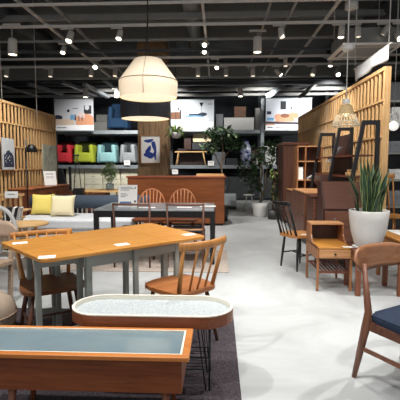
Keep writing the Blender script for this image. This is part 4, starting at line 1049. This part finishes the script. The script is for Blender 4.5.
banner('photo banner of a pale living room with plants, above the red armchair', 55, 93, 98.5, 130.5, YR-.2, None, bgL, [
    (wh, rc(0, 0, 1, .17)), (tan, rc(0, .17, .5, .36)), (orr, rc(.55, .17, 1, .44)), (orr, el(.8, .45, .16, .07)), (bk, rc(.76, .52, .95, .78)), (pm_('pink', (214, 188, 180)), rc(.6, .4, .78, .55)),
    (bgL, el(.84, .72, .06, .08)), (nv_, rc(.0, .36, .2, .46)), (nv_, el(.08, .44, .1, .05)), (bl, rc(.4, .34, .55, .4)), (bl, el(.46, .44, .05, .06)), (bk, el(.36, .62, .035, .045)), (nv_, rc(.52, .32, .55, .5)), (nv_, rc(.62, .3, .64, .46)), (nv_, rc(.7, .3, .72, .44)),
    (ink, rc(.47, .68, .62, .70)), (ink, rc(.06, .08, .3, .1)), (bk, rc(.02, .9, .03, .94))])
banner('photo banner of a white bedroom with a black lamp, behind the fern', 171, 214, 100, 131, YR-.2, None, pm_('pale', (214, 220, 226)), [
    (wh, rc(0, 0, 1, .3)), (sk, rc(.0, .2, .6, .36)), (br_, rc(.0, .38, .24, .62)), (bk, rc(.02, .5, .03, .62)), (bk, rc(.21, .4, .24, .7)), (nv_, rc(.42, .5, .68, .56)), (nv_, el(.74, .54, .1, .06)), (bl, el(.55, .46, .22, .05)), (wh, el(.6, .38, .3, .08)), (bk, [(.66, .92), (.76, .92), (.72, .80), (.70, .80)]),
    (ink, rc(.705, .56, .713, .8)), (ink, rc(.86, .86, .96, .88)), (bk, el(.18, .72, .02, .04))])
banner('photo banner of a tan sofa under a dark picture, right of the steel upright', 265.5, 312, 98.5, 130, YR-.2, None, pm_('mist', (196, 200, 208)), [
    (wh, rc(0, 0, 1, .16)), (pm_('dark_rug', (64, 54, 62)), [(0, .2), (.9, .17), (.9, .24), (0, .28)]), (orr, rc(.22, .27, .62, .42)), (orr, el(.6, .46, .12, .1)), (orr, el(.27, .42, .08, .1)), (br_, el(.42, .46, .1, .07)), (bk, rc(.32, .66, .44, .92)), (bl, rc(.03, .3, .18, .4)), (nv_, rc(.03, .5, .12, .6)),
    (bk, el(.56, .7, .02, .03)), (ink, rc(.04, .07, .16, .1)), (ink, rc(.22, .07, .5, .09)), (orr, rc(.0, .155, .2, .19))])
# ================================================================== LIGHT FITTINGS
cream_shade = bpy.data.materials.new('cream_lamp_shade'); cream_shade.use_nodes = True
b = cream_shade.node_tree.nodes['Principled BSDF']; b.inputs['Base Color'].default_value = lin((240, 222, 196)); b.inputs['Roughness'].default_value = .8
n_ = cream_shade.node_tree.nodes.new('ShaderNodeTexNoise'); n_.inputs['Scale'].default_value = 60
bp = cream_shade.node_tree.nodes.new('ShaderNodeBump'); bp.inputs['Strength'].default_value = .1; cream_shade.node_tree.links.new(n_.outputs['Fac'], bp.inputs['Height']); cream_shade.node_tree.links.new(bp.outputs['Normal'], b.inputs['Normal'])
b.inputs['Emission Color'].default_value = lin((250, 218, 170)); b.inputs['Emission Strength'].default_value = .20
def big_pendant(label, cx, Yc, ytop, ymid, ybot, wpx, m_out, m_in, seam, diff, cordx=None):
    p_ = at(cx, ybot, Yc); rad = wpx/2*Yc/400; z0 = p_.z; zm = at(cx, ymid, Yc).z-z0; zt = at(cx, ytop, Yc).z-z0
    t = thing('pendant_lamp', label, 'lamp', (p_.x, Yc, z0))
    f = MB(); f.lathe([(rad*.97, 0), (rad*1.0, zm*.5), (rad*1.0, zm), (rad*.47, zt), (rad*.44, zt+.004)], n=48); f.m if 0 else None
    f.build('lamp_shade', m_out, t)
    f = MB(); f.lathe([(rad*.96, .002), (rad*.985, zm*.5), (rad*.985, zm), (rad*.455, zt-.006), (0, zt-.006)], n=48); f.build('shade_lining', m_in, t)
    f = MB(); f.lathe([(0, .012), (rad*.955, .012), (rad*.955, .018), (0, .018)], n=40); f.build('diffuser', diff, t)
    f = MB()
    f.tube([(rad*1.003*math.cos(2*PI*i/48), rad*1.003*math.sin(2*PI*i/48), zm) for i in range(49)], .004, 5, cap=False)
    for a in (-PI/2, PI/6, PI*5/6):
        f.tube([(rad*1.003*math.cos(a), rad*1.003*math.sin(a), 0), (rad*1.003*math.cos(a), rad*1.003*math.sin(a), zm), (rad*.47*math.cos(a), rad*.47*math.sin(a), zt)], .0025, 5)
    f.build('seams', seam, t)
    f = MB(); dx = 0 if cordx is None else cordx
    f.tube([(0, 0, zt), (dx, 0, 4.9-z0)], .006, 6); f.build('cord', black_m, t)
    return t
inner = mat('cream_lining', (246, 230, 200), .8, emit=.35)
diffm = mat('warm_diffuser', (255, 238, 208), .7, emit=.75)
seamm = mat('seam_taupe', (150, 134, 112), .7, noise=.05)
big_pendant('large cream fabric pendant lamp hanging above the drop-leaf table', 148.5, 4.2, 60, 81.5, 98, 57.5, cream_shade, inner, seamm, diffm, .0)
blk_sh = mat('black_shade_fabric', (34, 34, 42), .6, noise=.2, nscale=5)
big_pendant('black drum pendant lamp with cream inside, hanging behind the cream one', 145.5, 5.0, 84, 98, 119, 49, blk_sh, inner, black_m, diffm, .12)
# bamboo pendant
p_ = at(345.5, 126, 5.0)
t = thing('pendant_lamp', 'openwork pale bamboo cone pendant lamp in front of the right slat wall', 'lamp', tuple(p_))
rb = .16; bm_ = mat('pale_bamboo', (244, 230, 200), .6, noise=.05)
f = MB(); f.lathe([(rb*.64, .135), (rb*.42, .24), (rb*.37, .25), (rb*.40, .24), (rb*.61, .135)], n=32); f.build('upper_weave', mat('woven_bamboo', (222, 190, 136), .7, noise=.2, nscale=40), t)
for r_, z in ((rb, 0), (rb*.86, .05), (rb*.66, .125)):
    f = MB(); f.tube([(r_*math.cos(2*PI*i/32), r_*math.sin(2*PI*i/32), z) for i in range(33)], .006, 6, cap=False); f.build('ring', bm_, t)
for i in range(22):
    a = 2*PI*i/22; f = MB(); f.tube([(rb*math.cos(a), rb*math.sin(a), 0), (rb*.64*math.cos(a), rb*.64*math.sin(a), .135)], .0075, 5); f.build('rib', bm_, t)
f = MB(); f.lathe([(math.sin(a*PI/8)*.035, .16-math.cos(a*PI/8)*.04) for a in range(9)], n=14); f.build('bulb', mat('warm_bulb', (255, 226, 170), .5, emit=7), t)
f = MB(); f.lathe([(0, .255), (.045, .255), (.045, .32), (0, .32)], n=20); f.build('cap', white_p, t)
f = MB(); f.tube([(0, 0, .32), (0, 0, 3.0)], .006, 6); f.build('cord', white_p, t)
zc = at(348, 50, 5.0).z-p_.z
f = MB(); f.lathe([(0, 0), (.06, 0), (.065, .03), (.065, .06), (0, .08)], c=(0, 0, zc), n=20); f.build('cord_adjuster', white_p, t)
# white round canopy at top
p_ = at(351.5, 9, 6.0); t = thing('ceiling_canopy', 'round pale ceiling canopy at the top right above the bamboo lamp', 'fitting', tuple(p_))
f = MB(); f.lathe([(0, 0), (.09, .0), (.09, .1), (0, .1)], n=24); f.build('body', lampbody, t)
f = MB(); f.tube([(0, 0, .1), (0, 0, 4.9-p_.z)], .01, 6); f.build('rod', track_m, t)
# AC cassette
t = thing('air_conditioner', 'square pale ceiling air-conditioning cassette above the right slat wall', 'air conditioner', (2.66, 7.7, 3.36))
f = MB(); a = .52
f.box(-a, a, -a, -a+.2, 0, .03, .005); f.box(-a, a, a-.2, a, 0, .03, .005); f.box(-a, -a+.2, -a+.2, a-.2, 0, .03, .005); f.box(a-.2, a, -a+.2, a-.2, 0, .03, .005); f.build('panel', mat('ac_panel', (240, 236, 228), .6, noise=.03), t)
f = MB()
for i in range(12): f.box(-a+.21, a-.21, -a+.22+.05*i, -a+.235+.05*i, .002, .02)
f.build('grille', mat('ac_grille', (200, 196, 188), .6, noise=.05), t)
f = MB(); f.box(-a+.06, a-.06, -a+.06, a-.06, .031, .3); f.build('housing', pipe_m, t)
for s1 in (-1, 1):
    f = MB(); f.box(-a+.24, a-.24, s1*(a-.1)-.02, s1*(a-.1)+.02, -.002, 0); f.build('louvre', ink, t)
    f = MB(); f.box(s1*(a-.1)-.02, s1*(a-.1)+.02, -a+.24, a-.24, -.002, 0); f.build('louvre', ink, t)
for sx in (-1, 1):
    for sy in (-1, 1):
        f = MB(); f.tube([(sx*(a-.1), sy*(a-.1), .3), (sx*(a-.1), sy*(a-.1), 1.5)], .008, 5); f.build('hanger', track_m, t)
# white cloth above right wall
t = thing('white_cloth_banner', 'plain white cloth banner hanging above the right slat wall', 'banner', (0, 0, 0))
f = MB()
def cl(u, v):
    y = 5.68+1.36*u; return (2.30+.02*math.sin(u*14)*(1-v), y, 2.72+.20*v+.02*(1-v)*math.sin(u*5))
f.grid(cl, 30, 4, thick=(.006, 0, 0)); f.build('cloth', mat('white_cloth', (222, 222, 220), .9, noise=.05), t)
f = MB(); f.tube([(2.305, 5.6, 2.925), (2.305, 7.12, 2.925)], .01, 8); f.build('rod', track_m, t)
# spotlights
def spotlight(label, px, py, Yc, sc, tx, tz, side=0, lit=True, zr=None):
    """px,py = head centre; hangs from a track at z TZ"""
    h = at(px, py, Yc); top = zr if zr else TZ
    t = thing('track_spotlight', label, 'spotlight', (h.x, Yc, top), 0, 'ceiling spotlights'); dz = h.z-top
    f = MB(); f.box(-.10*sc-side*.05, .10*sc-side*.05, -.018, .018, -.035, -.001, .003); f.build('adapter', lampbody, t)
    f = MB(); f.tube([(0, 0, -.035), (0, 0, dz+.03*sc)], .009, 6); f.build('stem', lampbody, t)
    M_ = Matrix.Translation((0, 0, dz)) @ Matrix.Rotation(tx, 4, 'X') @ Matrix.Rotation(tz, 4, 'Y')
    r_, L = .052*sc, .09*sc
    f = MB(); f.lathe([(0, L), (r_*.85, L), (r_*.95, L*.8), (r_, -L), (r_*.9, -L), (r_*.86, -L*.86)], n=20, M=M_); f.build('head', lampbody, t)
    f = MB(); f.lathe([(0, -L*.87), (r_*.87, -L*.87)], n=16, M=M_); f.build('lens', glow if lit else glow_soft, t)
    return t
SP = [
 ('spotlight on the nearest track, above the left slat wall', 70, 37, 7.13, 1.15, -.5, .1, 1, True),
 ('spotlight on the leftmost long track, left of the first brace', 63.5, 50, 8.0, .95, -.6, 0, 0, True),
 ('large round downlight hung at the far left of the ceiling', 12.5, 47, 6.9, 1.5, -.05, 0, 0, True),
 ('spotlight on the nearest track, left of the cream pendant lamp', 119.5, 35, 7.13, 1.0, -.45, .1, 1, True),
 ('bright spotlight on the second track, above the left photo banner', 96, 65.5, 9.26, 1.1, -.9, 0, 0, True),
 ('spotlight on the farthest track, at the left picture edge', 6.5, 73, 9.99, 1.1, -.3, 0, 1, False),
 ('spotlight on the farthest track, above the left slat wall end', 50.5, 73, 9.99, 1.1, -.2, 0, 1, False),
 ('spotlight on the farthest track, above the left photo banner', 91, 72.5, 9.99, 1.1, -.2, 0, 1, False),
 ('spotlight on the farthest track, just left of the cream pendant lamp', 115, 72.5, 9.99, 1.1, -.2, 0, 1, False),
 ('spotlight on the farthest track, right of the cream pendant lamp', 198, 72.5, 9.99, 1.1, -.2, 0, 1, False),
 ('upper bright spotlight on the central long track', 204.5, 44, 8.1, .9, -1.0, 0, 0, True),
 ('lower bright spotlight on the central long track', 204.5, 51, 8.75, .9, -1.0, 0, 0, True),
 ('spotlight on the second track, right of the central long track', 217.5, 66, 9.26, .95, -.8, .2, 1, True),
 ('large cylindrical downlight hung right of the central track', 257.5, 45, 7.4, 1.5, -.05, 0, 0, True),
 ('spotlight on the nearest track, right of the large downlight', 281.5, 33, 7.13, 1.0, -.2, -.15, 1, False),
 ('spotlight on the second track, right of the large downlight', 285.5, 62.5, 9.26, 1.0, -.2, 0, 1, False),
 ('spotlight on the farthest track, above the ficus', 226, 72.5, 9.99, 1.0, -.2, 0, 1, False),
 ('spotlight on the farthest track, above the white box of the rack', 253, 72.5, 9.99, 1.1, -.2, 0, 1, False),
 ('tilted spotlight on the farthest track, above the steel upright', 278.5, 72.5, 9.99, 1.1, -.4, -.7, 1, True),
 ('spotlight on the nearest track, left of the bamboo lamp cord', 341.5, 32, 7.13, 1.1, -.1, .1, 1, True),
 ('spotlight on the nearest track, right of the bamboo lamp cord', 358, 32, 7.13, 1.0, -.1, 0, 1, False),
 ('tilted spotlight on the nearest track, above the cloth banner', 386, 30, 7.13, 1.0, .3, .5, 1, False),
 ('bright spotlight on the nearest track, at the right picture edge', 398.5, 36, 7.13, 1.1, -.8, 0, 0, True),
 ('spotlight on the second track, left of the air conditioner', 330.5, 62.5, 9.26, 1.0, -.2, .1, 1, True),
 ('spotlight on the farthest track, above the sofa photo banner', 313.5, 72, 9.99, 1.15, -.5, .3, 1, False),
 ('bright spotlight on the farthest track, left of the cloth banner', 337.5, 73, 9.99, 1.1, -.9, 0, 1, True),
 ('low downlight beyond the bulkhead, above the wicker basket', 240.5, 92, 12.7, 1.6, -.1, 0, 0, True),
 ('low downlight beyond the bulkhead, above the left photo banner', 85.5, 93, 12.7, 1.6, -.1, 0, 0, True),
 ('low downlight beyond the bulkhead, left of the cream lamp', 117, 93, 12.7, 1.6, -.1, 0, 0, True),
]
for s_ in SP: spotlight(*s_)
# ================================================================== LIGHT
def lamp(kind, loc, e, col=(1, .985, .96), **kw):
    d = bpy.data.lights.new('shop_'+kind.lower()+'_light', kind); d.energy = e; d.color = col
    for k_, v in kw.items(): setattr(d, k_, v)
    o = bpy.data.objects.new(d.name, d); C.objects.link(o); o.location = loc; return o
def aim(o, p):
    o.rotation_euler = (Vector(p)-o.location).to_track_quat('-Z', 'Y').to_euler(); return o
SE = 240
for (l, tgt, e, ang_, sz) in (
    ((-3.0, 7.0, 3.5), (-4.2, 8.6, 1.2), 1.6, 70, .08), ((-2.4, 5.2, 3.6), (-2.6, 6.6, .4), 2.0, 75, .08), ((-1.2, 7.0, 3.5), (-1.0, 8.3, .8), 1.2, 75, .08),
    ((-.2, 8.0, 3.5), (.3, 10, .5), 1.1, 80, .08), ((.7, 7.3, 3.4), (.6, 6.2, 0), 1.0, 90, .1), ((1.1, 7.0, 3.5), (2.2, 8.0, 1.6), 1.5, 70, .08), ((1.4, 5.2, 3.6), (2.3, 6.4, 1.7), 1.4, 70, .08),
    ((2.3, 3.6, 3.6), (1.2, 2.9, 0), 1.3, 70, .05), ((-.6, 1.0, 3.7), (-.7, 2.3, .3), .9, 80, .08), ((.9, 1.6, 3.7), (1.3, 4.3, .4), 1.2, 75, .08), ((-1.6, 2.0, 3.7), (-.8, 3.3, .6), 1.3, 75, .08), ((.5, 3.6, 3.7), (-.4, 3.2, .6), 1.0, 75, .08),
    ((0, 4.8, 3.7), (0, 5.6, 0), 1.0, 90, .1), ((-3.2, 12.2, 3.55), (-4.0, 14.5, 2.2), 2.1, 90, .1), ((-1.4, 12.2, 3.55), (-1.8, 14.5, 2.4), 1.9, 90, .1), ((1.6, 12.2, 3.55), (1.2, 14.5, 2.4), 1.5, 100, .1), ((3.6, 12.2, 3.55), (3.2, 14.5, 3.0), 1.9, 90, .1),
    ((-.6, 9.6, 3.6), (-1.4, 11.3, 2.0), .7, 60, .1), ((4.6, 5.6, 3.6), (4.2, 7.6, 1.6), .8, 90, .1)):
    o = lamp('SPOT', l, SE*e, spot_size=R(ang_), spot_blend=.8, shadow_soft_size=sz); aim(o, tgt)
w = bpy.data.worlds.new('World'); S.world = w; w.use_nodes = True
bg = w.node_tree.nodes['Background']; bg.inputs['Color'].default_value = lin((248, 250, 255)); bg.inputs['Strength'].default_value = .55
S.view_settings.view_transform = 'Standard'; S.view_settings.look = 'None'; S.view_settings.gamma = 1; S.view_settings.exposure = 0
S.view_settings.use_curve_mapping = False
